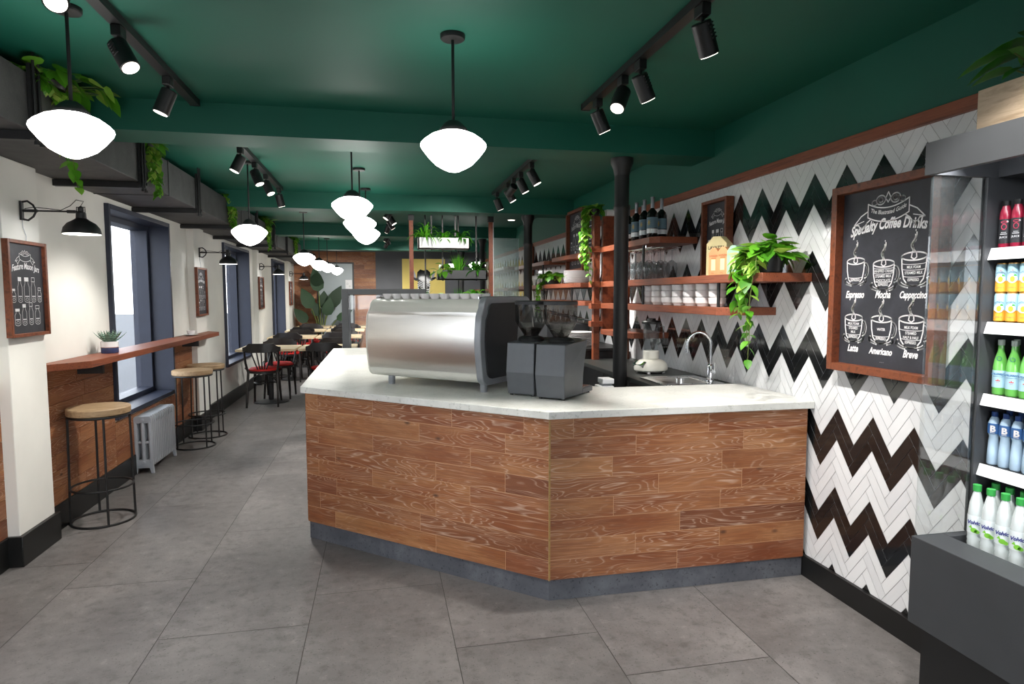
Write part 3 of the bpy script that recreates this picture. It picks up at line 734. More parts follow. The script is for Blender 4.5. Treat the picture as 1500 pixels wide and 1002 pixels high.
# ------------------------------------------------------------------ grinders
def grinder(p,label):
    t=thing('coffee_grinder',label,'coffee grinder',(p[0],p[1],.882),an,'coffee grinders beside the coffee machine')
    w,d,h=.155,.215,.285
    mb=MB(); vs_=[(0,0,.008),(w,0,.008),(w,d,.008),(0,d,.008),(-.004,-.012,.12),(w+.004,-.012,.12),(w+.004,d,.12),(-.004,d,.12),(-.002,.0,h-.012),(w+.002,0,h-.012),(w+.012,d+.03,h),(-.012,d+.03,h)]
    mb.add(vs_,[(0,3,2,1),(0,1,5,4),(1,2,6,5),(2,3,7,6),(3,0,4,7),(4,5,9,8),(5,6,10,9),(6,7,11,10),(7,4,8,11),(8,9,10,11)]); mk('body',mb,M['grinder'],t,.004)
    mb=MB(); mb.box(0,d,.008,w,d+.13,.035); mk('drip_tray',mb,M['grinder'],t,.004)
    mk('tray_grate',MB().box(.012,d+.01,.035,w-.012,d+.12,.038),M['chrome'],t)
    mk('doser',MB().cyl((w/2,d+.06),.038,.12,.27,24),M['smoke'],t)
    mk('doser_band',MB().cyl((w/2,d+.06),.04,.10,.125,24).cyl((w/2,d+.06),.04,.185,.195,24).cyl((w/2,d+.06),.042,.262,.285,24),M['black'],t)
    mk('fork',MB().box(w/2-.01,d,.13,w/2+.01,d+.10,.15),M['black'],t)
    mb=MB(); mb.M=Matrix.Translation((w/2,d*.52,0)); mb.lathe([(.068,h-.008),(.07,h+.002),(.062,h+.012),(.045,h+.018)],32); mk('hopper_collar',mb,M['black'],t)
    mb=MB(); mb.M=Matrix.Translation((w/2,d*.52,0)); mb.lathe([(.04,h+.012),(.04,h+.025),(.078,h+.085),(.084,h+.098),(.084,h+.185)],36); mb.f=mb.f[:-2]; mb.m=mb.m[:-2]; mb.sm=mb.sm[:-2]; mk('hopper',mb,M['smoke'],t)
    mb=MB(); mb.M=Matrix.Translation((w/2,d*.52,0)); mb.lathe([(.036,h+.019),(.036,h+.026),(.058,h+.058),(.0,h+.066)],28); mk('coffee_beans',mb,pm('coffee_beans','2a1a12',.6,0,.3,120,.6),t)
    mb=MB(); mb.M=Matrix.Translation((w/2,d*.52,0)); mb.lathe([(.0865,h+.182),(.0865,h+.198),(.08,h+.202),(.0,h+.202)],36); mk('hopper_lid',mb,M['darkgrey'],t)
    for a in ((.015,.015),(w-.015,.015),(.015,d+.1),(w-.015,d+.1)): mk('foot',MB().cyl(a,.009,0,.01,12),M['black'],t)
grinder((.643,3.208),'slate grey coffee grinder with smoked hopper, touching the coffee machine side')
grinder((.760,3.058),'slate grey coffee grinder with smoked hopper, nearer the counter corner')

# ------------------------------------------------------------------ plants
def pot_plant_pothos(name,label,loc,seed,r=.08,n_top=45,strands=(),L=.05,pot=True,potmat='mesh_white',poth=.08,mat='leaf',group=None,top_h=.05,spread=1.0,cat='plant'):
    t=thing(name,label,cat,loc,0,group); q=random.Random(seed)
    if pot: mk('pot',MB().lathe([(r*.62,0),(r*.7,.004),(r*.8,poth),(r*.72,poth),(r*.7,poth-.012),(0,poth-.012)],24),M[potmat],t)
    mb=MB(); sb=MB()
    for i in range(n_top):
        a=q.uniform(0,2*PI); rr=q.uniform(.1,1)*r*spread; z=poth+top_h*(1-(rr/(r*spread))**2)*q.uniform(.3,1.1)-.004
        d=(math.cos(a),math.sin(a),q.uniform(-1.1,.5)); l=L*q.uniform(.7,1.2)
        mb.leaf((rr*math.cos(a),rr*math.sin(a),z),d,(q.uniform(-.4,.4),q.uniform(-.4,.4),1),l,l*.72)
        if i%3==0: sb.tube([(rr*.2*math.cos(a),rr*.2*math.sin(a),poth-.01),(rr*math.cos(a),rr*math.sin(a),z)],.0016,5)
    for st in strands:
        pts=[Vector(p) for p in st[0]]; step=st[1]; dens=st[2]
        fine=[]
        for i in range(len(pts)-1):
            m=max(2,int((pts[i+1]-pts[i]).length/step))
            for k in range(m): fine.append(pts[i].lerp(pts[i+1],k/m)+Vector((q.uniform(-.006,.006),q.uniform(-.006,.006),0)))
        fine.append(pts[-1]); sb.tube(fine,.0018,5)
        for i,p in enumerate(fine):
            for _ in range(dens):
                a=q.uniform(0,2*PI); l=L*q.uniform(.55,1.0)*(1-.35*i/len(fine))
                mb.leaf(p,(math.cos(a),math.sin(a),q.uniform(-1.3,-.2)),(math.cos(a)*.9,math.sin(a)*.9,.6),l,l*.72)
    mk('foliage',mb,M[mat],t); mk('stems',sb,M['stem'],t); return t
def blades(name,label,loc,seed,n,L,W,mat,droop=.5,pot=None,cat='plant',tilt=(.2,1.1),group=None,rad=.02,segs=5):
    t=thing(name,label,cat,loc,0,group); q=random.Random(seed); mb=MB()
    for i in range(n):
        a=2*PI*i/n+q.uniform(-.2,.2); el=q.uniform(*tilt); l=L*q.uniform(.7,1.1)
        b=Vector((q.uniform(-rad,rad),q.uniform(-rad,rad),0)); d=Vector((math.cos(a)*math.sin(el),math.sin(a)*math.sin(el),math.cos(el)))
        side=Vector((-math.sin(a),math.cos(a),0)); vs_=[];p=b.copy()
        for k in range(segs+1):
            w_=W*(1-(k/segs)**1.6)*(.6+.4*min(1,k/1.0)); nrm=side.cross(d)
            vs_+= [p-side*w_/2+nrm*w_*.1,p-nrm*w_*.12,p+side*w_/2+nrm*w_*.1]
            p=p+d*l/segs; d=(d+Vector((0,0,-droop*l*(k+1)/segs*1.2))).normalized()
        fs_=[]
        for k in range(segs): fs_+= [(3*k,3*k+1,3*k+4,3*k+3),(3*k+1,3*k+2,3*k+5,3*k+4)]
        mb.add(vs_,fs_,True)
    mk('foliage',mb,M[mat],t); return t

# shelf pothos (foreground right)
pot_plant_pothos('trailing_pothos','large trailing pothos in a dark pot on the right end of the middle shelf',(1.87,2.83,1.5045),11,.105,85,
  (([(-.07,-.02,.06),(-.125,-.03,.0),(-.13,-.03,-.12),(-.125,-.05,-.25),(-.13,-.055,-.33)],.028,2),([(-.08,.05,.06),(-.135,.04,.0),(-.14,.03,-.10),(-.135,.02,-.2)],.03,2),([(-.06,.0,.10),(-.115,.0,.08),(-.125,.0,.0)],.02,2),([(-.05,-.07,.10),(-.11,-.09,.08),(-.12,-.10,.01)],.02,2),([(-.04,.07,.10),(-.10,.09,.08),(-.12,.10,.01)],.02,2),([(-.08,-.06,.06),(-.13,-.08,-.01),(-.13,-.07,-.16),(-.128,-.06,-.3),(-.13,-.065,-.42)],.05,1)),
  .092,potmat='fridgein',poth=.09,top_h=.075,spread=1.0)
# far shelf pothos
pot_plant_pothos('trailing_pothos','bushy trailing pothos on the far shelf, left of the white plate stack',(1.86,6.75,1.511),12,.12,80,
  (([(-.06,.02,.06),(-.15,.05,.0),(-.155,.05,-.15),(-.15,.06,-.36)],.03,2),([(-.06,.08,.06),(-.15,.12,.0),(-.155,.12,-.12),(-.15,.12,-.28)],.03,2)),.085,potmat='fridgein',poth=.09,top_h=.05,spread=1.2)
# pothos on divider by column
pot_plant_pothos('trailing_pothos','long trailing pothos hanging down the wooden divider beside the near column',(1.69,4.90,2.031),13,.06,40,
  (([(-.04,0,.05),(-.07,.0,.0),(-.08,.01,-.2),(-.06,.0,-.42)],.024,4),([(-.02,.04,.05),(-.06,.06,.0),(-.09,.06,-.15),(-.08,.05,-.36)],.03,3),([(-.03,-.03,.05),(-.06,-.03,.0),(-.05,-.02,-.25),(-.045,-.02,-.52)],.05,2)),.075,potmat='fridgein',poth=.05,top_h=.04)
# plants on the duct
dl=[(3.35,.12,.32,'over the nearest end of the air duct, behind the big pendant lamp'),(4.55,.08,.22,'on the air duct above the first window'),(6.75,.1,.28,'on the air duct above the second chalkboard'),(8.85,.1,.28,'on the air duct between second and third window'),(11.6,.1,.25,'far down the air duct above the third window'),(13.0,.1,.3,'at the far end of the air duct before the wooden wall')]
for i,(y,sp,dr,wh) in enumerate(dl):
    x=-1.49
    S=[([(.02,.0,.02),(.085,.0,.0),(.09,.02,-.15),(.085,.03,-.15-dr*.6)],.022,4),([(.02,-.06,.02),(.08,-.08,.0),(.09,-.07,-.12),(.085,-.06,-.12-dr*.3)],.024,4)]
    if i==0: S=[([(.0,-.3,.03),(.07,-.2,.01),(.08,-.05,-.03),(.085,.05,-.12),(.09,.08,-.22)],.02,4),([(.05,.0,0),(.09,.06,-.12),(.08,.06,-.2),(.08,.08,-.34),(.08,.10,-.42)],.035,2),([(.02,.1,.02),(.085,.12,-.02),(.09,.13,-.16)],.02,4)]
    pot_plant_pothos('trailing_pothos','trailing pothos '+wh,(x,y,2.336),30+i,.12 if i==0 else .10,90 if i==0 else 60,S,.095 if i==0 else .09,potmat='fridgein',poth=.03,group='trailing plants on the air duct',top_h=.05,spread=2.2 if i==0 else 1.2)

# succulent on the bar
t=thing('potted_aloe','spiky striped aloe in a white and navy pot on the window bar','plant',(-1.80,4.76,1.0105))
mk('pot',MB().lathe([(.050,0),(.052,.003),(.052,.036)],36),pm('navy_glaze','33426b',.4),t)
mk('pot_band',MB().lathe([(.0525,.036),(.0525,.040)],36),M['frame'],t)
mk('pot_rim',MB().lathe([(.052,.040),(.052,.078),(.047,.078),(.046,.068),(0,.068)],36),M['ceramic'],t)
mb=MB(); q=random.Random(3)
for i in range(30):
    a=2.4*i; el=.15+.95*(i/30); l=.10*(.75+.5*(i/30)); d=Vector((math.cos(a)*math.sin(el),math.sin(a)*math.sin(el),math.cos(el)))
    side=Vector((-math.sin(a),math.cos(a),0)); n_=side.cross(d); p=Vector((math.cos(a)*.012,math.sin(a)*.012,.068)); vs_=[]
    for k in range(6):
        w_=.013*(1-(k/5)**1.5)+.0004; 
        for c_ in range(6): 
            an_=c_/6*2*PI; vs_.append(p+side*math.cos(an_)*w_+n_*math.sin(an_)*w_*.4)
        p=p+d*l/5; d=(d+Vector((0,0,.10))).normalized()
    mb.add(vs_,[(k*6+c_,k*6+(c_+1)%6,(k+1)*6+(c_+1)%6,(k+1)*6+c_) for k in range(5) for c_ in range(6)],True)
al=NT('striped_aloe'); wv=al.N('ShaderNodeTexWave',Scale=28.0,Distortion=1.5); wv.bands_direction='Z'; al.L(al.coords(),wv.inputs['Vector']); al.L(al.ramp(wv.outputs['Fac'],[(.55,lin('2f5a49')),(.8,lin('9fb8a4'))]),al.p.inputs['Base Color'])
mk('leaves',mb,al.mat,t)
# cup on bar
t=thing('cup_and_saucer','white coffee cup on its saucer near the far end of the window bar','cup',(-1.79,6.62,1.0105))
mk('cup',MB().lathe([(.022,.008),(.026,.010),(.036,.035),(.038,.05),(.035,.05),(.02,.02)],24),M['ceramic'],t); mk('saucer',MB().lathe([(.03,0),(.035,.001),(.066,.011),(.066,.013),(.03,.006)],28),M['ceramic'],t)
mk('handle',MB().tube([(.034,0,.042),(.055,0,.04),(.055,0,.022),(.031,0,.018)],.004,8),M['ceramic'],t)

# window bar shelf
t=thing('window_bar','red-brown wooden bar shelf fixed under the first window','bar shelf')
mk('shelf_board',MB().prism([(XL+.014,4.02),(-1.845,4.02),(-1.69,4.20),(-1.69,7.28),(-1.839,7.45),(-1.839,7.405),(-1.839,7.02),(XL+.014,7.015)],.968,1.01),M['rail'],t,.003)
mk('support',MB().box(XL+.013,4.5,.90,-1.75,4.53,.968).box(XL+.013,6.7,.90,-1.75,6.73,.968),M['black'],t)

# bar stools
def stool(loc,label,first=None):
    if first is not None: return dup(first,None,loc,first.rotation_euler.z+.35,label)
    t=thing('bar_stool',label,'bar stool',loc,.5,'round bar stools at the window')
    mk('seat',MB().lathe([(.0,.672),(.165,.672),(.172,.678),(.172,.710),(.167,.716),(0,.716)],48),M['stoolwood'],t)
    mk('seat_ring',MB().tube([(.163*math.cos(a/40*2*PI),.163*math.sin(a/40*2*PI),.664) for a in range(40)],.008,8,True),M['black'],t)
    for k in range(4):
        a=k*PI/2; c_,s_=math.cos(a),math.sin(a)
        mk('leg',MB().tube([(.163*c_,.163*s_,.664),(.172*c_,.172*s_,.008)],.007,8),M['black'],t)
    mk('foot_ring',MB().tube([(.168*math.cos(a/40*2*PI),.168*math.sin(a/40*2*PI),.22) for a in range(40)],.007,8,True),M['black'],t)
    mk('base_ring',MB().tube([(.172*math.cos(a/40*2*PI),.172*math.sin(a/40*2*PI),.007) for a in range(40)],.007,8,True),M['black'],t)
    return t
s0=stool((-1.712,4.32,0),'nearest round bar stool with weathered oak seat, before the wood-clad window wall')
stool((-1.705,6.30,0),'middle bar stool with oak seat, just beyond the grey radiator',s0)
stool((-1.705,6.76,0),'farthest bar stool with oak seat, beside the white pillar',s0)

# radiator
t=thing('radiator','grey cast-iron column radiator standing under the first window','radiator',(-1.835,5.38,0))
for k in range(14):
    y0=k*.0425
    mb=MB(); 
    for xx in (-.052,0,.052): mb.M=Matrix.Translation((xx,y0+.018,0)); mb.lathe([(.012,.07),(.0165,.09),(.0165,.40),(.012,.425)],10)
    mb.M=Matrix.Translation((0,y0,0)); mb.prism_y([(-.066,.40),(.066,.40),(.066,.438),(.052,.456),(-.052,.456),(-.066,.438)],.004,.034); mb.prism_y([(-.066,.06),(.066,.06),(.066,.11),(-.066,.11)],.004,.034); mb.prism_y([(-.06,.238),(.06,.238),(.06,.256),(-.06,.256)],.008,.03)
    mk('section',mb,M['rad'],t,.003)
for y0 in (0.0,13*.0425):
    mk('foot',MB().prism_y([(-.066,.062),(-.072,0),(-.05,0),(-.04,.045),(.04,.045),(.05,0),(.072,0),(.066,.062)],y0+.006,y0+.032),M['rad'],t,.003)
mb=MB()
for z in (.425,.09): mb.M=Matrix.Translation((0,.004,z))@Matrix.Rotation(R(90),4,'X'); mb.lathe([(.017,-.002),(.017,.003),(.011,.005),(.011,.01)],16)
mk('end_plug',mb,M['rad'],t)

# ------------------------------------------------------------------ dining
def table(loc,label,first=None):
    if first is not None: return dup(first,None,loc,None,label)
    t=thing('dining_table',label,'table',loc,0,'square dining tables')
    mk('table_top',MB().box(-.36,-.34,.69,.36,.34,.72),M['ash'],t,.004)
    mk('pedestal',MB().cyl((0,0),.033,.015,.685,20).box(-.15,-.03,.675,.15,.03,.69).box(-.03,-.15,.675,.03,.15,.69),M['black'],t)
    mk('base_disc',MB().lathe([(.22,0),(.22,.008),(.2,.014),(.05,.03),(0,.03)],40),M['black'],t); return t
def chair(loc,rz,label,first=None):
    if first is not None: return dup(first,None,loc,rz,label)
    t=thing('dining_chair',label,'chair',loc,rz,'black bentwood dining chairs')     # faces +y
    mk('cushion',MB().lathe([(.0,.445),(.17,.445),(.19,.452),(.19,.468),(.165,.482),(0,.486)],36),M['red'],t,label='red upholstered seat cushion')
    mk('seat_frame',MB().lathe([(.17,.415),(.2,.42),(.2,.445),(.17,.448),(0,.448)],36),M['blackwood'],t)
    for s in (-1,1):
        mk('leg',MB().tube([(s*.14,.13,.42),(s*.155,.17,.2),(s*.165,.2,.0)],[.018,.015,.012],8),M['blackwood'],t)
        mk('leg',MB().tube([(s*.17,-.13,.46),(s*.18,-.17,.25),(s*.185,-.225,.0)],[.017,.016,.013],8),M['blackwood'],t)
        mk('back_post',MB().tube([(s*.17,-.125,.42),(s*.195,-.16,.55),(s*.20,-.20,.70)],[.016,.014,.013],8),M['blackwood'],t)
        mk('arch_brace',MB().tube([(s*.176,-.15,.30),(s*.13,-.145,.36),(s*.06,-.14,.40),(s*.02,-.135,.42)],.008,6),M['blackwood'],t)
        mk('seat_bracket',MB().tube([(s*.19,-.15,.50),(s*.215,-.08,.48),(s*.195,-.0,.44)],.010,6),M['blackwood'],t)
    # top rail: curved board with notched shoulders
    xs=[-.225+.45*i/18 for i in range(19)]; vs_=[]
    for x in xs:
        ax=abs(x); yy=-.225+.10*(x/.225)**2*.5
        top=.80 if ax<.15 else (.80-(ax-.15)/.03*.035 if ax<.18 else .762-(ax-.18)*.2)
        bot=.685 if ax<.2 else .70
        vs_+=[(x,yy,bot),(x,yy,top),(x,yy+.018,top),(x,yy+.018,bot)]
    fs_=[]
    for i in range(18):
        for k in range(4): fs_.append((4*i+k,4*i+(k+1)%4,4*i+4+(k+1)%4,4*i+4+k))
    fs_+=[(3,2,1,0),(72,73,74,75)]
    mk('top_rail',MB().merge(vs_,fs_),M['blackwood'],t,.003)
    for x0,x1 in ((-.035,-.12),(-.018,-.055),(0,0),(.018,.055),(.035,.12)):
        mk('back_slat',MB().tube([(x0,-.165,.43),((x0+x1)/2,-.185,.55),(x1,-.212,.70)],.008,6),M['blackwood'],t)
    mk('under_ring',MB().tube([(.13*math.cos(a/24*2*PI),.13*math.sin(a/24*2*PI),.29) for a in range(24)],.007,6,True),M['blackwood'],t)
    return t
T0=None; C_=None
rowsY=[8.76,11.05,13.0,14.45]
rn=['first','second','third','last']
for i,y in enumerate(rowsY):
    for j,x in enumerate((-1.42,-.67)):
        sd=['left','right'][j]
        lb='pale ash square table, %s row from the viewer, %s side of the row'%(rn[i],['window','aisle'][j])
        T=table((x,y,0),lb,T0); T0=T0 or T
        k=chair((x-.035,y-.22 if i else y-.23,0),0,'black red-seated chair on near side of the %s row %s table'%(rn[i],['window-side','aisle-side'][j]),C_); C_=C_ or k
        if i<3: chair((x+.05,y+.36,0),PI,'black red-seated chair on far side of the %s row %s table'%(rn[i],['window-side','aisle-side'][j]),C_)
chair((.18,11.4,0),R(100),'black red-seated chair at the right end of the second row, inside the display case view',C_)

# big leafy plant
t=thing('tall_leafy_plant','tall dark green broad-leaved plant before the wooden back wall','plant',(-1.30,14.85,0))
mk('pot',MB().lathe([(.14,0),(.17,.02),(.19,.35),(.17,.35),(.16,.32),(0,.32)],32),M['fridgein'],t)
lf=[(-.05,.0,1.75,-.15,.55,.17),(.25,0,1.40,.5,.55,.17),(-.25,0,1.35,-.4,.5,.17),(.15,-.1,1.15,.25,.42,.15),(.42,0,1.05,1.0,.42,.1),(-.38,0,1.0,-.7,.42,.14),(.05,.1,1.3,.1,.4,.15),(-.1,.05,1.1,-.2,.35,.13)]
mb=MB(); sb=MB()
for (x,yy,z,tl,l,w_) in lf:
    sb.tube([(0,0,.3),(x*.4,yy*.4,z*.6),(x*.8,yy,z-l*.5)],.010,6)
    mb.leaf((x*.8,yy,z-l*.5),(math.sin(tl),-.1,math.cos(tl)),(.2,-1,.1),l,w_*2*.9,.2,.15)
mk('foliage',mb,M['leafdark'],t); mk('stems',sb,M['stem'],t)

# ------------------------------------------------------------------ display case behind the counter
t=thing('display_case','tall charcoal-framed glass display case at the far end of the counter','display case',(-.368,6.45,0))
mb=MB(); w_,d_,h_=.82,.45,1.46; p=.065
for x in (0,w_-p):
    for y in (0,d_-p): mb.box(x,y,0,x+p,y+p,h_)
for y in (0,d_-p): mb.box(p,y,h_-p+.008,w_-p,y+p,h_); mb.box(p,y,0,w_-p,y+p,.5)
for x in (0,w_-p): mb.box(x,p,h_-p+.008,x+p,d_-p,h_); mb.box(x,p,0,x+p,d_-p,.5)
mk('frame',mb,M['fridge'],t,.003)
mk('glass_pane',MB().box(p,.02,.5,w_-p,.026,h_-p),M['glass'],t); mk('glass_pane',MB().box(p,d_-.026,.5,w_-p,d_-.02,h_-p),M['glass'],t)

# ------------------------------------------------------------------ red posts, hanging planters, glass partition
for x,lb in ((.343,'red-brown wooden post left of the white hanging planter'),(1.216,'red-brown wooden post right of the hanging planters, beside the glass partition')):
    t=thing('wooden_post',lb,'post',(x,7.02,0),0,'wooden posts'); mk('shaft',MB().box(-.022,-.022,0,.022,.022,2.2),M['railx'],t,.002); mk('cap',MB().box(-.03,-.03,2.2,.03,.03,2.4175),M['black'],t)
t=thing('glass_partition','pale glass partition panel between the red post and the black column','glass panel',(1.245,7.02,0))
mk('pane',MB().box(.0,-.004,.0,.29,.004,2.03),M['hazeglass'],t); mk('edge_strip',MB().box(-.004,-.008,0,.004,.008,2.35),M['whitemetal'],t)
def hang_planter(x0,x1,z0,z1,y,mat,label,rods):
    t=thing('hanging_planter',label,'planter',((x0+x1)/2,y,z0),0,'hanging trough planters'); w_=(x1-x0)/2; h_=z1-z0; d=.09
    mb=MB(); mb.box(-w_,-d,0,w_,-d+.012,h_).box(-w_,d-.012,0,w_,d,h_).box(-w_,-d,0,-w_+.012,d,h_).box(w_-.012,-d,0,w_,d,h_).box(-w_,-d,0,w_,d,.012); mk('trough',mb,mat,t)
    mk('soil',MB().box(-w_+.013,-d+.013,.012,w_-.013,d-.013,h_-.02),M['soil'],t)
    for r_ in rods: mk('hanging_rod',MB().box(r_-(x0+x1)/2-.008,-.008,-.008,r_-(x0+x1)/2+.008,.008,2.4175-z0),M['black'],t)
hang_planter(.413,.968,1.893,2.015,7.0,M['mesh_white'],'white trough planter hanging below the green ceiling',(.56,.82))
hang_planter(.638,1.19,1.567,1.675,7.2,M['fridge'],'dark grey trough planter hanging below the white one',(.70,1.08))
hang_planter(.45,1.15,1.26,1.36,7.4,M['fridge'],'lowest trough planter, mostly hidden behind the coffee machine',(.52,.90))
blades('fern','spiky bright green fern in the left end of the white hanging planter',(.49,7.0,2.0),1,48,.27,.030,'leafbright',4.0,tilt=(.1,1.2),group='plants in the hanging planters')
blades('fern','low broad fern in the middle of the white hanging planter',(.70,6.98,2.0),2,26,.19,.045,'leafbright',5,tilt=(.5,1.4),group='plants in the hanging planters')
blades('fern','dark broad fern in the right end of the white hanging planter',(.88,7.0,2.0),4,34,.21,.045,'leafgreen',5,tilt=(.3,1.4),group='plants in the hanging planters')
pot_plant_pothos('leafy_plant','yellow-green leafy plant left in the dark hanging planter',(.72,7.2,1.655),51,.09,34,(),.09,pot=False,poth=.0,group='plants in the hanging planters',top_h=.1,spread=1.3,mat='leaf')
blades('grass_plant','vivid green upright grass in the middle of the dark hanging planter',(.875,7.2,1.655),6,110,.20,.012,'leafbright',1.2,tilt=(.05,.5),group='plants in the hanging planters',rad=.035)
blades('fern','star-shaped dark fern right in the dark hanging planter',(1.07,7.18,1.655),7,30,.21,.055,'leafgreen',3.6,tilt=(.3,1.4),group='plants in the hanging planters')
blades('grass_plant','thin green grass at the left of the lowest planter',(.50,7.4,1.34),8,40,.15,.010,'leafgreen',1.5,tilt=(.1,.8),group='plants in the hanging planters',rad=.03)
pot_plant_pothos('leafy_plant','yellow-green leafy plant in the lowest planter before the yellow poster',(.72,7.4,1.34),55,.09,22,(),.10,pot=False,poth=.0,group='plants in the hanging planters',top_h=.09,spread=1.3)
blades('grass_plant','fine green grass in the middle of the lowest planter',(.90,7.4,1.34),9,50,.15,.010,'leafgreen',1.5,tilt=(.1,.6),group='plants in the hanging planters',rad=.03)
blades('fern','bright arching fern at the right of the lowest planter',(1.08,7.38,1.35),10,30,.24,.05,'leafbright',4.0,tilt=(.3,1.3),group='plants in the hanging planters')

# ------------------------------------------------------------------ poster
t=thing('wall_poster','yellow poster of a zebra in a black cowboy hat on the grey back wall','poster',(1.03,YB-.012,1.14))
mk('panel',MB().box(-.505,-.02,0,.505,0,1.11),pm('yellow_print','ecd474',.6,0,.02,3),t)
cx,y=.0,-.0215
Z=MB(); head=[(-.12,.62),(-.15,.5),(-.13,.3),(-.09,.12),(-.06,.03),(.06,.03),(.09,.12),(.13,.3),(.15,.5),(.12,.62)]
Z.add([(a,y,b) for a,b in head],[tuple(range(len(head)))]); mk('zebra_face',Z,M['whitemetal'],t)
Z=MB()
for k in range(11):
    zz=.14+k*.043; ww=.085+min(.06,(zz-.12)*.15)
    for s in (-1,1): Z.stroke([(s*ww,zz),(s*ww*.7,zz+.02),(s*.025,zz-.015)],.018,y-.001)
Z.add([(a,y-.001,b) for a,b in ((-.06,.03),(.06,.03),(.085,.10),(0,.13),(-.085,.10))],[(0,1,2,3,4)])
for s in (-1,1): Z.add([(s*.10+.02*math.cos(a),y-.002,.43+.016*math.sin(a)) for a in [i/10*2*PI for i in range(10)]],[tuple(range(10))])
mk('zebra_stripes',Z,M['blackglass'],t)
Z=MB()
for s in (-1,1): Z.add([(s*a,y-.0005,b) for a,b in ((.17,.62),(.24,.66),(.27,.80),(.23,.84),(.19,.74))],[(0,1,2,3,4)])
mk('zebra_ears',Z,M['greymetal'],t)
Z=MB(); hat=[(-.3,.66),(-.2,.60),(0,.575),(.2,.60),(.3,.66),(.27,.69),(.17,.65),(.15,.80),(.08,.86),(0,.835),(-.08,.86),(-.15,.80),(-.17,.65),(-.27,.69)]
Z.add([(a,y-.003,b) for a,b in hat],[(0,1,12,13),(1,2,3,6,7,8,9,10,11,12),(3,4,5,6)]); mk('cowboy_hat',Z,M['blackglass'],t)

# ------------------------------------------------------------------ back bar along the tiled wall
t=thing('back_bar','low black back counter running along the tiled wall behind the service counter','counter')
mk('cabinet',MB().box(1.60,3.40,.0,XR-.022,4.98,.84),M['fridgein'],t); mk('worktop',MB().box(1.56,3.345,.84,XR-.002,4.98,.87),M['blackcounter'],t,.003)
mk('door_gap',MB().box(1.597,3.9,.05,1.6,3.905,.82).box(1.597,4.4,.05,1.6,4.405,.82),M['black'],t)
t=thing('cooler_cabinet','taller black cabinet standing beyond the wooden divider','cabinet',(0,0,0))
mk('cabinet_body',MB().box(1.50,5.02,0,XR-.022,6.3,.93),M['fridgein'],t,.006); mk('top_lip',MB().box(1.49,5.01,.93,XR-.022,6.3,.955),M['fridgein'],t,.006)
t=thing('salad_bin','dark grey topping bin with a clear slanted lid on the tall black cabinet','food bin',(1.53,5.75,.956))
mk('bin',MB().box(0,0,0,.42,.5,.17),M['darkgrey'],t,.01); mk('lid',MB().prism_y([(0,.17),(.44,.17),(.42,.2),(.0,.30)],.0,.5),M['glass'],t)
mk('lid_frame',MB().tube([(0,0,.30),(.42,0,.20),(.45,0,.14)],.008).tube([(0,.5,.30),(.42,.5,.20)],.008).tube([(.42,0,.2),(.42,.5,.2)],.008),M['chrome'],t)
# sink
t=thing('sink','small stainless steel sink set in the black back counter','sink',(1.80,3.58,.871))
mb=MB(); mb.box(-.19,-.19,0,.19,-.15,.006).box(-.19,.15,0,.19,.19,.006).box(-.19,-.15,0,-.15,.15,.006).box(.12,-.15,0,.19,.15,.006); mk('rim',mb,M['chrome'],t,.002)
mb=MB(); mb.box(-.15,-.15,-.0005,.12,.15,.0015); mk('basin',mb,M['steel'],t); mk('drain',MB().cyl((0,0),.03,.002,.02,20),M['chrome'],t)
t=thing('tap','tall chrome gooseneck tap rising beside the sink','tap',(1.965,3.52,.877))
mk('tap_base',MB().lathe([(.024,0),(.024,.005),(.019,.01),(.019,.09),(.013,.10)],20),M['chrome'],t)
pts=[(0,0,.09),(0,0,.22)]+[(-.075+.075*math.cos(R(a)),0,.22+.075*math.sin(R(a))) for a in range(0,181,15)]+[(-.152,0,.17)]
mk('spout',MB().tube([(a*.9,b-.0+(-a)*.25,c) for a,b,c in pts],.010,12),M['chrome'],t); mk('lever',MB().tube([(0,-.015,.06),(.0,-.045,.062)],.013,12).tube([(0,-.045,.062),(.0,-.05,.115)],.004,8),M['chrome'],t)
# blender
t=thing('blender','cream kitchen blender with clear jug and black lid on the back counter','blender',(1.80,4.02,.871),R(-78))
def superl(rx,ry,z0,z1,n=28,taper=1): pass
mb=MB(); prof=[(.10,.008),(.118,.02),(.12,.04),(.11,.065),(.085,.085),(.056,.092),(.055,.12)]
mb.M=Matrix.Diagonal((.85,1.0,1,1)); mb.lathe(prof,32)
mk('base',mb,M['cream'],t)
mb=MB(); mb.M=Matrix.Translation((0,-.09,.06))@Matrix.Rotation(R(35),4,'X'); mb.box(-.055,-.022,-.012,.055,.022,.012); mk('control_panel',mb,M['chrome'],t,.003)
mk('collar',MB().lathe([(.05,.095),(.054,.10),(.054,.145),(.05,.15)],28),M['cream'],t)
mb=MB().lathe([(.044,.145),(.046,.15),(.052,.24),(.056,.335)],28); mb.f=mb.f[:-2]; mb.m=mb.m[:-2]; mb.sm=mb.sm[:-2]; mk('jug',mb,M['glassware'],t)
mk('lid',MB().lathe([(.064,.332),(.066,.345),(.06,.352),(.03,.355),(.028,.368),(.0,.37)],28),M['black'],t)
mk('jug_handle',MB().tube([(0,.06,.32),(0,.10,.31),(0,.10,.21),(0,.055,.19)],.008,8),M['glassware'],t)
mb=MB(); [mb.cyl(a,.012,0,.012,12) for a in ((.06,.06),(-.06,.06),(.06,-.06),(-.06,-.06))]; mk('feet',mb,M['ceramic'],t)
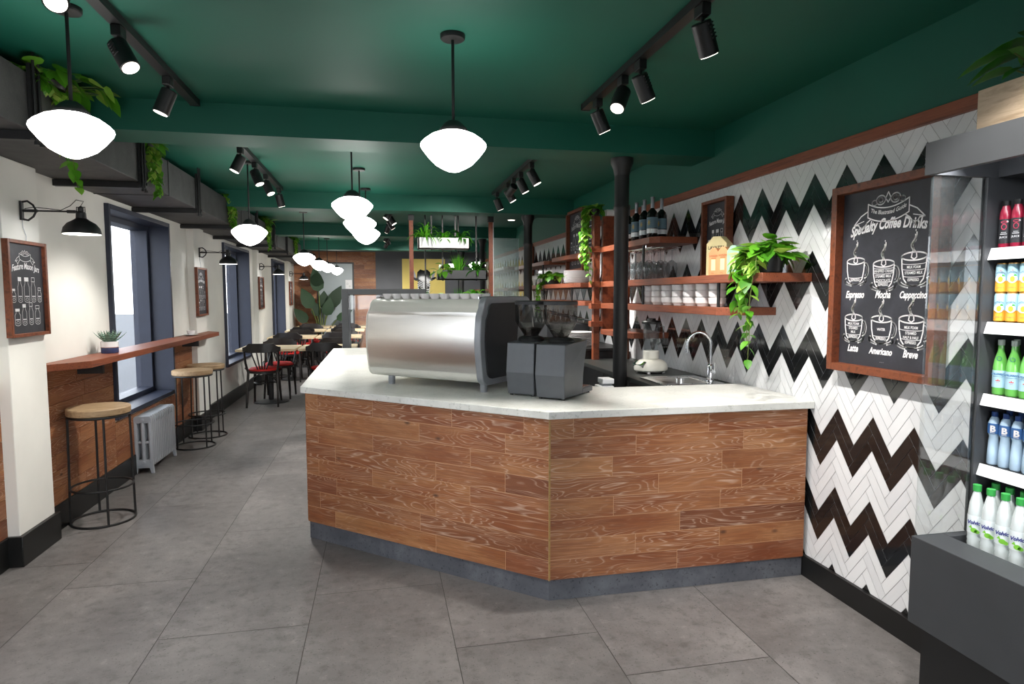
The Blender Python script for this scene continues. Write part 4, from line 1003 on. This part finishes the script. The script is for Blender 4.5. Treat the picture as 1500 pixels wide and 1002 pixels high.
# small white appliance behind the counter by the column
t=thing('till_printer','small white box printer behind the counter, left of the near column','printer',(1.235,3.45,.0))
mk('stand',MB().box(-.02,-.01,0,.11,.13,.78),M['fridgein'],t); mk('printer_body',MB().box(0,0,.78,.085,.10,.872),M['whitemetal'],t,.004); mk('printer_top',MB().box(.015,.0,.885,.085,.09,.915),M['whitemetal'],t,.004); mk('hinge',MB().box(.02,.01,.872,.075,.08,.885),M['greymetal'],t)

# ------------------------------------------------------------------ wall shelves
def shelf(name,y0,y1,x0,z,label,rods=()):
    t=thing('wall_shelf',label,'shelf',(XR,y0,z),0,'red-brown wall shelves')
    c=.06; L=y1-y0; D=x0-XR
    mk('board',MB().prism([(-.002,0),(-.002,L),(D,L),(D,c),(D+c*.8,0)],-.042,0),M['rail'],t,.002)
    for (yy,z1) in rods: mk('hanging_rod',MB().cyl((D+.035,yy-y0),.009,.0005,z1-z,10),M['black'],t)
    return t
SX=1.745
shelf('',3.89,4.88,SX,1.779,'top wall shelf carrying the wine bottles')
shelf('',2.74,4.88,SX,1.504,'long middle wall shelf with coffee cartons and the pothos',((4.12,1.737),))
shelf('',3.02,4.88,SX,1.332,'lower wall shelf with stacked white cups',((3.12,1.462),(4.12,1.462)))
shelf('',4.30,4.88,SX,1.123,'short lowest wall shelf behind the blender',((4.42,1.29),))
shelf('',5.80,6.80,1.86,1.797,'far top shelf with the chalkboard price list')
shelf('',6.86,8.5,1.80,1.775,'farther top shelf stepped lower behind the far pothos')
shelf('',5.62,8.3,1.765,1.510,'far middle shelf with white plates and pothos',((6.95,1.733),(7.9,1.733)))
shelf('',5.49,7.2,1.765,1.342,'far lower shelf above the slanted lid',((5.85,1.468),(6.9,1.468)))
shelf('',8.9,12.2,SX,1.80,'top shelf at the very back, seen through the glass panel')
shelf('',8.9,12.2,SX,1.50,'middle shelf at the very back, seen through the glass panel')
t=thing('wooden_divider','vertical red-brown wooden divider frame between the two shelf bays','divider',(-.03,4.93,0))
mk('panel',MB().box(1.80,-.02,1.12,2.03,.02,2.03),M['railx'],t,.002); 
for x in (1.725,1.985): mk('post',MB().box(x,-.024,.87 if x>1.9 else .87,x+.05,.024,2.03),M['railx'],t,.002)
for z in (1.14,1.285,1.46,1.74): mk('cross_piece',MB().box(1.70,-.035,z,1.80,.035,z+.045),M['railx'],t,.002)
for o in t.children: pass
t=thing('white_box','small white box on top of the wooden divider','box',(1.86,4.93,2.031)); mk('carton',MB().box(-.07,-.05,0,.07,.05,.05),M['whitemetal'],t,.003)

# wine bottles
def wine(label,loc,first=None,pale=False):
    if first is not None: return dup(first,None,loc,None,label)
    t=thing('wine_bottle',label,'bottle',loc,0,'wine bottles on the top shelf')
    k=.92
    mk('bottle_body',MB().lathe([(.0,0),(.034,0),(.036,.004),(.036,.155),(.030,.175),(.0125,.195),(.0115,.2)],28),M['blackglass'],t)
    mk('neck_foil',MB().lathe([(.0118,.198),(.0122,.2),(.0122,.262),(.0138,.264),(.0138,.272),(.0,.272)],20),pm('grey_foil','7c7f84',.35,.5),t)
    mk('label_blue',MB().lathe([(.0364,.065),(.0364,.135)],28),pm('wine_label_blue','5d7886',.6),t)
    mk('label_white',MB().lathe([(.0366,.03),(.0366,.06)],28),M['whitemetal'],t)
    mb=MB(); mb.M=Matrix.Rotation(R(-60),4,'Z')
    for a in range(8): mb.stroke([(0,.10),(.012*math.cos(a*PI/4),.10+.018*math.sin(a*PI/4))],.003,-.0372)
    mk('emblem',mb,pm('gold_print','b79a4e',.5),t)
    return t
w0=None
for i,(x,y) in enumerate(((1.80,4.03),(1.80,4.16),(1.89,4.08),(1.80,4.30),(1.90,4.25),(1.90,4.42),(1.80,4.45))):
    lb=['nearest dark wine bottle with blue label, right end of the group','second wine bottle from the right, front row on the top shelf','wine bottle standing just behind the two front right bottles','wine bottle close to the black column, front row','wine bottle of the rear row, middle','wine bottle of the rear row beside the column','wine bottle of the front row hidden furthest behind the column'][i]
    q=wine(lb,(x,y,1.7795),w0); w0=w0 or q
# wine glasses hanging upside down from rack
t=thing('glass_rack','chrome wire rack for stem glasses under the top shelf','rack',(1.88,4.3,1.737))
for x in (-.08,-.02,.04,.10): mk('wire',MB().tube([(x-.012,-.3,-.02),(x-.012,.3,-.02),(x+.012,.3,-.02),(x+.012,-.3,-.02)],.003,6,True).tube([(x-.012,-.2,-.02),(x-.012,-.2,-.0)],.003).tube([(x+.012,.2,-.02),(x+.012,.2,-.0)],.003),M['chrome'],t)
g0=None
for i in range(5):
    for j in range(3):
        y=4.08+i*.11; x=1.80+j*.085
        lb='clear stem glass on the middle shelf, %s from the near end, %s line'%(ORD[i],['front','middle','rear'][j])
        if g0 is None:
            g0=thing('wine_glass',lb,'glass',(x,y,1.5045),0,'stem glasses on the middle shelf')
            mb=MB().lathe([(.024,0),(.036,.035),(.041,.075),(.034,.11),(.012,.13)],22); mb.f=mb.f[:-2]; mb.m=mb.m[:-2]; mb.sm=mb.sm[:-2]; mk('bowl',mb,M['glassware'],g0)
            mk('stem',MB().lathe([(.004,.128),(.003,.15),(.004,.2)],12),M['glassware'],g0); mk('foot',MB().lathe([(.004,.197),(.033,.2005),(.033,.203),(0,.203)],22),M['glassware'],g0)
        else: dup(g0,None,(x,y,1.5045),None,lb)
# cup stacks on shelf C
c0=None
def mug_mb(): return MB().lathe([(.034,0),(.036,.002),(.037,.008),(.046,.018),(.048,.05),(.045,.05),(.042,.02),(0,.012)],24)
for i in range(7):
    for k in range(3):
        y=3.22+i*.152; lb='white cup, %s stack from near end of lower shelf, %s in stack'%(ORD[i],['bottom','middle','topmost'][k])
        if c0 is None: c=c0=mk('stacked_cup',mug_mb(),M['ceramic'])
        else: c=c0.copy(); COL.objects.link(c)
        c.location=(1.83,y,1.3325+k*.039); tag(c,lb,'cup','stacked white cups on the lower shelf')
# coffee cartons
def carton(name,label,loc,w,d,h,mat,ink,txt=.024):
    t=thing(name,label,'coffee carton',loc,R(-58)); W=w/2
    mk('carton_body',MB().prism_y([(-W,0),(W,0),(W,h*.82),(W*.45,h*.97),(W*.40,h),(-W*.40,h),(-W*.45,h*.97),(-W,h*.82)],0,d),mat,t,.002)
    mk('label_panel',MB().box(-W*.45,-.001,h*.18,W*.35,0,h*.58),pm(name+'_panel','e2cb9d',.7),t)
    mb=MB(); put_text(mb,'LAVAZZA',0,h*.68,txt,-.0012,.0005,0,.9); mb.stroke([(-.012,h*.63),(.014,h*.63)],.004,-.0012); put_text(mb,'250g',-W*.2,h*.06,.010,-.0012,0,0,.9); mk('lettering',mb,ink,t); return t
kraft=pm('cream_carton','cfc393',.7); peach=pm('peach_carton','cf9062',.7); mint=pm('mint_carton','94b8a2',.7)
ink=pm('dark_ink','3a2a20',.7); gold=pm('pale_gold_ink','c9b45a',.6); redink=pm('brown_ink','a0603a',.7)
carton('coffee_carton','tall cream coffee carton at the back, before the mason jar chalkboard',(1.88,3.33,1.5045),.125,.07,.225,kraft,ink,.026)
carton('coffee_carton','left peach coffee carton in front of the tall cream one',(1.80,3.215,1.5045),.062,.06,.15,peach,redink,.0125)
carton('coffee_carton','right peach coffee carton beside the mint one',(1.80,3.12,1.5045),.062,.06,.15,peach,redink,.0125)
carton('coffee_carton','pale mint coffee carton next to the pothos',(1.80,3.02,1.5045),.068,.07,.15,mint,gold,.0135)
# plates on far shelf & on cabinet
def plates(n,loc,r,label,grp,h=.012):
    p0=None
    for i in range(n):
        if p0 is None: p=p0=mk('plate',MB().lathe([(r*.6,0),(r*.65,.001),(r,h*.8),(r,h),(r*.6,h*.35),(0,h*.3)],32),M['ceramic'])
        else: p=p0.copy(); COL.objects.link(p)
        p.location=(loc[0],loc[1],loc[2]+i*h); tag(p,label%(ORD+['ninth','tenth','eleventh','twelfth'])[i],'plate',grp)
plates(10,(1.89,5.95,1.5105),.14,'white square-stacked plate on the far middle shelf, %s from the bottom','plates stacked on the far shelf')
plates(10,(1.68,5.25,.9555),.13,'white plate on the tall black cabinet, %s from the bottom','plates stacked on the black cabinet',.0125)

# ------------------------------------------------------------------ open display fridge
FY=1.65; t=thing('display_fridge','open charcoal drinks display fridge with white price rails on the right','fridge',(0,0,0))
Y0=.45
mk('canopy',MB().box(1.612,Y0,1.83,XR-.024,FY,1.851).box(1.612,Y0,1.756,1.635,FY,1.83).box(1.635,FY-.02,1.756,XR-.024,FY,1.83).box(1.635,Y0,1.756,XR-.024,Y0+.02,1.83).box(1.86,Y0+.02,1.756,XR-.024,FY-.02,1.83),M['fridge'],t)
mb=MB(); mb.box(1.624,Y0,.366,1.735,FY,.644).box(1.735,FY-.03,.366,XR-.024,FY,.644).box(1.735,Y0,.366,XR-.024,Y0+.03,.644).box(1.735,Y0+.03,.366,XR-.024,FY-.03,.50); mk('tub',mb,M['fridge'],t,.002)
mk('plinth',MB().box(1.674,Y0,0,XR-.024,FY-.005,.366),M['fridgein'],t)
mk('side_frame',MB().box(1.825,FY-.018,.644,XR-.024,FY,1.756).box(1.825,FY-.012,.644,1.84,FY+.003,1.756),M['fridge'],t)
mk('side_glass',MB().box(1.630,FY-.012,.645,1.825,FY-.006,1.755),thin_glass('fridge_side_glass','f6f8f8',.015,2.2),t,label='clear glass side pane')
mk('back_panel',MB().box(XR-.04,Y0,.5,XR-.025,FY-.018,1.756),M['fridgein'],t)
SZ=[1.541,1.314,1.09,.868]
for z in SZ:
    s=mk('fridge_shelf',MB().box(1.848,Y0+.01,z-.012,XR-.041,FY-.019,z),M['fridgein'],t)
    mk('price_rail',MB().prism_y([(1.847,z),(1.835,z-.036),(1.839,z-.037),(1.85,z-.002)],Y0+.01,FY-.019),M['whitemetal'],s)
L_=bpy.data.lights.new('canopy_strip','AREA'); L_.shape='RECTANGLE'; L_.size=1.1; L_.size_y=.03; L_.energy=14
lo=bpy.data.objects.new('canopy_strip',L_); COL.objects.link(lo); lo.location=(1.665,1.05,1.815); lo.rotation_euler=(0,R(-38),R(90)); lo.rotation_euler=(Matrix.Rotation(R(35),3,'Y')@Matrix.Rotation(R(90),3,'Z')).to_euler(); lo.parent=t
mk('light_strip',MB().box(1.64,Y0+.05,1.822,1.66,FY-.05,1.829),emit('fridge_light_lit','f4f8ff',3),t)
def row(first,xs,ys,z,lab,grp,build):
    k=None
    for j,x in enumerate(xs):
        for i,y in enumerate(ys):
            lb=lab%(ORD[i],['front','rear','third'][j])
            if k is None: k=thing(first,lb,'can' if 'can' in first else 'bottle',(x,y,z),R(-62),grp); build(k)
            else: dup(k,None,(x,y,z),None,lb)
def lt(prof,n=22): return MB().lathe(prof,n)
def rings(mb): mb.f=mb.f[:-2]; mb.m=mb.m[:-2]; mb.sm=mb.sm[:-2]; return mb
def b_smoothie(k):
    mk('bottle_body',lt([(.015,0),(.0165,.003),(.0165,.09),(.015,.108),(.0105,.122),(.0095,.128)]),pm('berry_juice','a3233f',.25,0,.04,10,coat=.5),k)
    mk('cap',lt([(.0105,.126),(.011,.127),(.011,.14),(.0,.14)]),M['black'],k); mk('label_band',rings(lt([(.0168,.012),(.0168,.085)])),M['darkgrey'],k)
    mb=MB(); mb.stroke(ell(0,.062,.006,.008,0,360),.0022,-.0174); mb.stroke(ell(0,.076,.007,.003,0,360),.0018,-.0174); mk('emblem',mb,pm('berry_print','c03a58',.5),k)
    mb=MB(); mb.stroke(ell(.008,.077,.0018,.0018,0,360,8),.002,-.0174); put_text(mb,'JUICE',0,.028,.008,-.0174); mb.stroke([(-.008,.04),(.008,.04)],.0016,-.0174); mb.stroke([(-.006,.045),(.006,.045)],.001,-.0174); mk('lettering',mb,M['chalk'],k)
ys=[1.610-i*.0375 for i in range(6)]
row('smoothie_bottle',(1.872,1.93),ys,SZ[0]+.0005,'dark red smoothie bottle, top fridge shelf, %s from left, %s line','smoothie bottles in the fridge',b_smoothie)
def b_can(k):
    mk('can_body',lt([(.013,0),(.0165,.004),(.0165,.036)]),pm('can_orange','f0b040',.35,.2),k); mk('can_upper',lt([(.0165,.036),(.0165,.08),(.014,.087)]),pm('can_blue','a9d0e0',.35,.2),k)
    mk('can_lid',lt([(.0142,.0865),(.0142,.0895),(.0,.0885)]),pm('can_lid_gold','c79a52',.3,.6),k)
    mb=MB(); mb.add([(.012*math.cos(a/16*2*PI),-.0172,.042+.013*math.sin(a/16*2*PI)) for a in range(16)],[tuple(range(16))]); mk('label_disc',mb,M['whitemetal'],k)
    mb=MB(); mb.add([(.0065*math.cos(a/12*2*PI),-.0176,.041+.009*math.sin(a/12*2*PI)) for a in range(12)],[tuple(range(12))]); mk('lemon_print',mb,pm('lemon_yellow','f5cf35',.5),k)
    mb=MB(); mb.add([(.002,-.0178,.05),(.011,-.0178,.049),(.009,-.0178,.054),(.004,-.0178,.0555)],[(0,1,2,3)]); mk('leaf_print',mb,pm('print_green','3f9a3a',.5),k)
    mb=MB(); put_text(mb,'SANPELLEGRINO',0,.0585,.0042,-.0174,0,0,.75); mb.stroke([(-.011,.057),(-.005,.064),(0,.061),(.005,.064),(.011,.057)],.0008,-.0173); put_text(mb,'LIMONATA',0,.014,.0045,-.0174,0,0,.8); mk('lettering',mb,pm('print_navy','2b3d66',.6),k)
    mb=MB(); put_text(mb,'*',0,.061,.010,-.0176,.0003); mk('star_print',mb,pm('print_red','d0342e',.5),k)
ysc=[1.612-i*.0375 for i in range(6)]
for lv in range(2):
    row('drink_can',(1.872,1.93) if lv==0 else (1.872,1.93),ysc,SZ[1]+.0005+lv*.0897,'lemon drink can, '+['lower','upper'][lv]+' layer of second fridge shelf, %s from left, %s line','lemon drink cans in the fridge, '+['lower','upper'][lv]+' layer',b_can)
def b_green(k):
    mk('bottle_body',lt([(.0175,0),(.019,.004),(.019,.085),(.016,.108),(.0085,.135),(.0075,.155)]),pm('green_glass','6fbf5a',.15,0,.04,10,coat=.6),k)
    mk('cap',lt([(.0085,.152),(.009,.154),(.009,.169),(0,.169)]),pm('silver_green_cap','b9c3bb',.4),k)
    mk('label_band',rings(lt([(.0193,.022),(.0193,.075)])),pm('pale_blue_label','a9cfe0',.5),k)
    mb=MB(); mb.stroke(ell(0,.112,.006,.006,0,360),.0012,-.0175); put_text(mb,'S.PELLEGRINO',0,.062,.0072,-.0198,.0003,0,.75); mb.stroke([(-.012,.056),(.012,.056)],.001,-.0197); mk('lettering',mb,pm('print_blue','2f5f8f',.6),k)
    mb=MB(); put_text(mb,'*',0,.028,.026,-.0198,.0008); mk('star_print',mb,bpy.data.materials['print_red'],k)
row('glass_water_bottle',(1.876,1.935),[1.605-i*.0425 for i in range(5)],SZ[2]+.0005,'green glass bottle, third fridge shelf, %s from left, %s line','green glass bottles in the fridge',b_green)
def b_water(k):
    mk('bottle_body',lt([(.0145,0),(.0165,.004),(.0155,.04),(.0135,.075),(.0125,.088),(.0165,.1),(.0165,.128),(.012,.145),(.0075,.152)]),pm('clear_water_blue','b9d3ea',.12,0,.03,20,coat=.6),k)
    mk('cap',lt([(.008,.15),(.0085,.151),(.0085,.166),(0,.166)]),pm('navy_cap','24447f',.4),k)
    mk('label_band',rings(lt([(.0168,.098),(.0168,.130)])),pm('blue_label','3f6fae',.5),k)
    mb=MB(); put_text(mb,'B',0,.105,.026,-.0174,.0012); mb.stroke([(-.006,.1012),(.006,.1012)],.0014,-.0174); mk('lettering',mb,M['chalk'],k)
row('water_bottle',(1.874,1.93),[1.612-i*.0375 for i in range(6)],SZ[3]+.0005,'blue label water bottle, lowest fridge shelf, %s from left, %s line','blue label water bottles in the fridge',b_water)
def b_green_cap(k):
    p=[(.018,0),(.021,.005)]
    for q in range(9): p+= [(.0212,.012+q*.014),(.0198,.018+q*.014)]
    p+=[(.0212,.14),(.0212,.20),(.018,.235),(.010,.268),(.0085,.275)]
    mk('bottle_body',lt(p),pm('clear_bottle','d7dfe0',.12,0,.02,20,coat=.6),k); mk('cap',lt([(.010,.272),(.0115,.273),(.0115,.292),(0,.292)]),pm('green_cap','37a14a',.4),k)
    mk('label_band',rings(lt([(.0216,.142),(.0216,.198)])),pm('pale_label','e6eef0',.5),k)
    mb=MB(); put_text(mb,'Volvic',0,.172,.0155,-.0222,.0007,.2,.85); mk('lettering',mb,pm('print_violet','3a3f86',.6),k)
    mb=MB(); 
    for cx_,cz_,r_ in ((.002,.153,.009),(.010,.150,.007)): mb.add([(cx_+r_*math.cos(a/12*2*PI),-.0221,cz_+r_*.85*math.sin(a/12*2*PI)) for a in range(12)],[tuple(range(12))])
    mb.add([(-.012,-.0221,.16),(-.002,-.0221,.158),(-.006,-.0221,.168)],[(0,1,2)]); mk('fruit_print',mb,pm('print_apple_green','7cc23c',.5),k)
row('plastic_water_bottle',(1.80,1.87),[1.592-i*.0455 for i in range(6)],.5205,'green cap water bottle in fridge tub, %s from left, %s line','green cap bottles in the fridge tub',b_green_cap)
mk('tub_liner',MB().box(1.736,Y0+.031,.5,XR-.041,FY-.031,.52),M['fridgein'],t)
# planter on the fridge
t=thing('wooden_planter','pale rough wooden trough planter on top of the fridge canopy','planter',(1.735,1.60,1.8515))
mb=MB(); mb.box(0,-1.0,0,.02,0,.145).box(.24,-1.0,0,.26,0,.145).box(.02,-.02,0,.24,0,.145).box(.02,-1.0,0,.24,-.98,.145); mk('trough',mb,M['crate'],t,.002); mk('soil',MB().box(.02,-.98,0,.24,-.02,.12),M['soil'],t)
q=random.Random(5)
for i,(dy,lb) in enumerate(((-.10,'dark green broad-leaved plant at the left end of the wooden planter'),(-.30,'dark green broad-leaved plant further right in the wooden planter'))):
    p=thing('broadleaf_plant',lb,'plant',(1.86,1.58+dy,1.9715),0,'plants in the wooden planter'); mb=MB(); sb=MB()
    for k in range(40):
        a=q.uniform(0,2*PI); z=q.uniform(.02,.19); rr=q.uniform(.02,.10); e=(rr*math.cos(a),rr*math.sin(a),z); sb.tube([(0,0,0),(e[0]*.5,e[1]*.5,z*.6),e],.0025,5)
        mb.leaf(e,(math.cos(a),math.sin(a),q.uniform(-.2,.5)),(0,0,1),q.uniform(.09,.14),.085,.2,.35)
    mk('foliage',mb,M['leafgreen'],p); mk('stems',sb,M['stem'],p)

# ------------------------------------------------------------------ light
w=bpy.data.worlds.new('sky'); bpy.context.scene.world=w; w.use_nodes=True
bg=w.node_tree.nodes['Background']; bg.inputs[0].default_value=(.93,.96,1,1); bg.inputs[1].default_value=4.5
vs.exposure=0.74
bpy.context.view_layer.update()
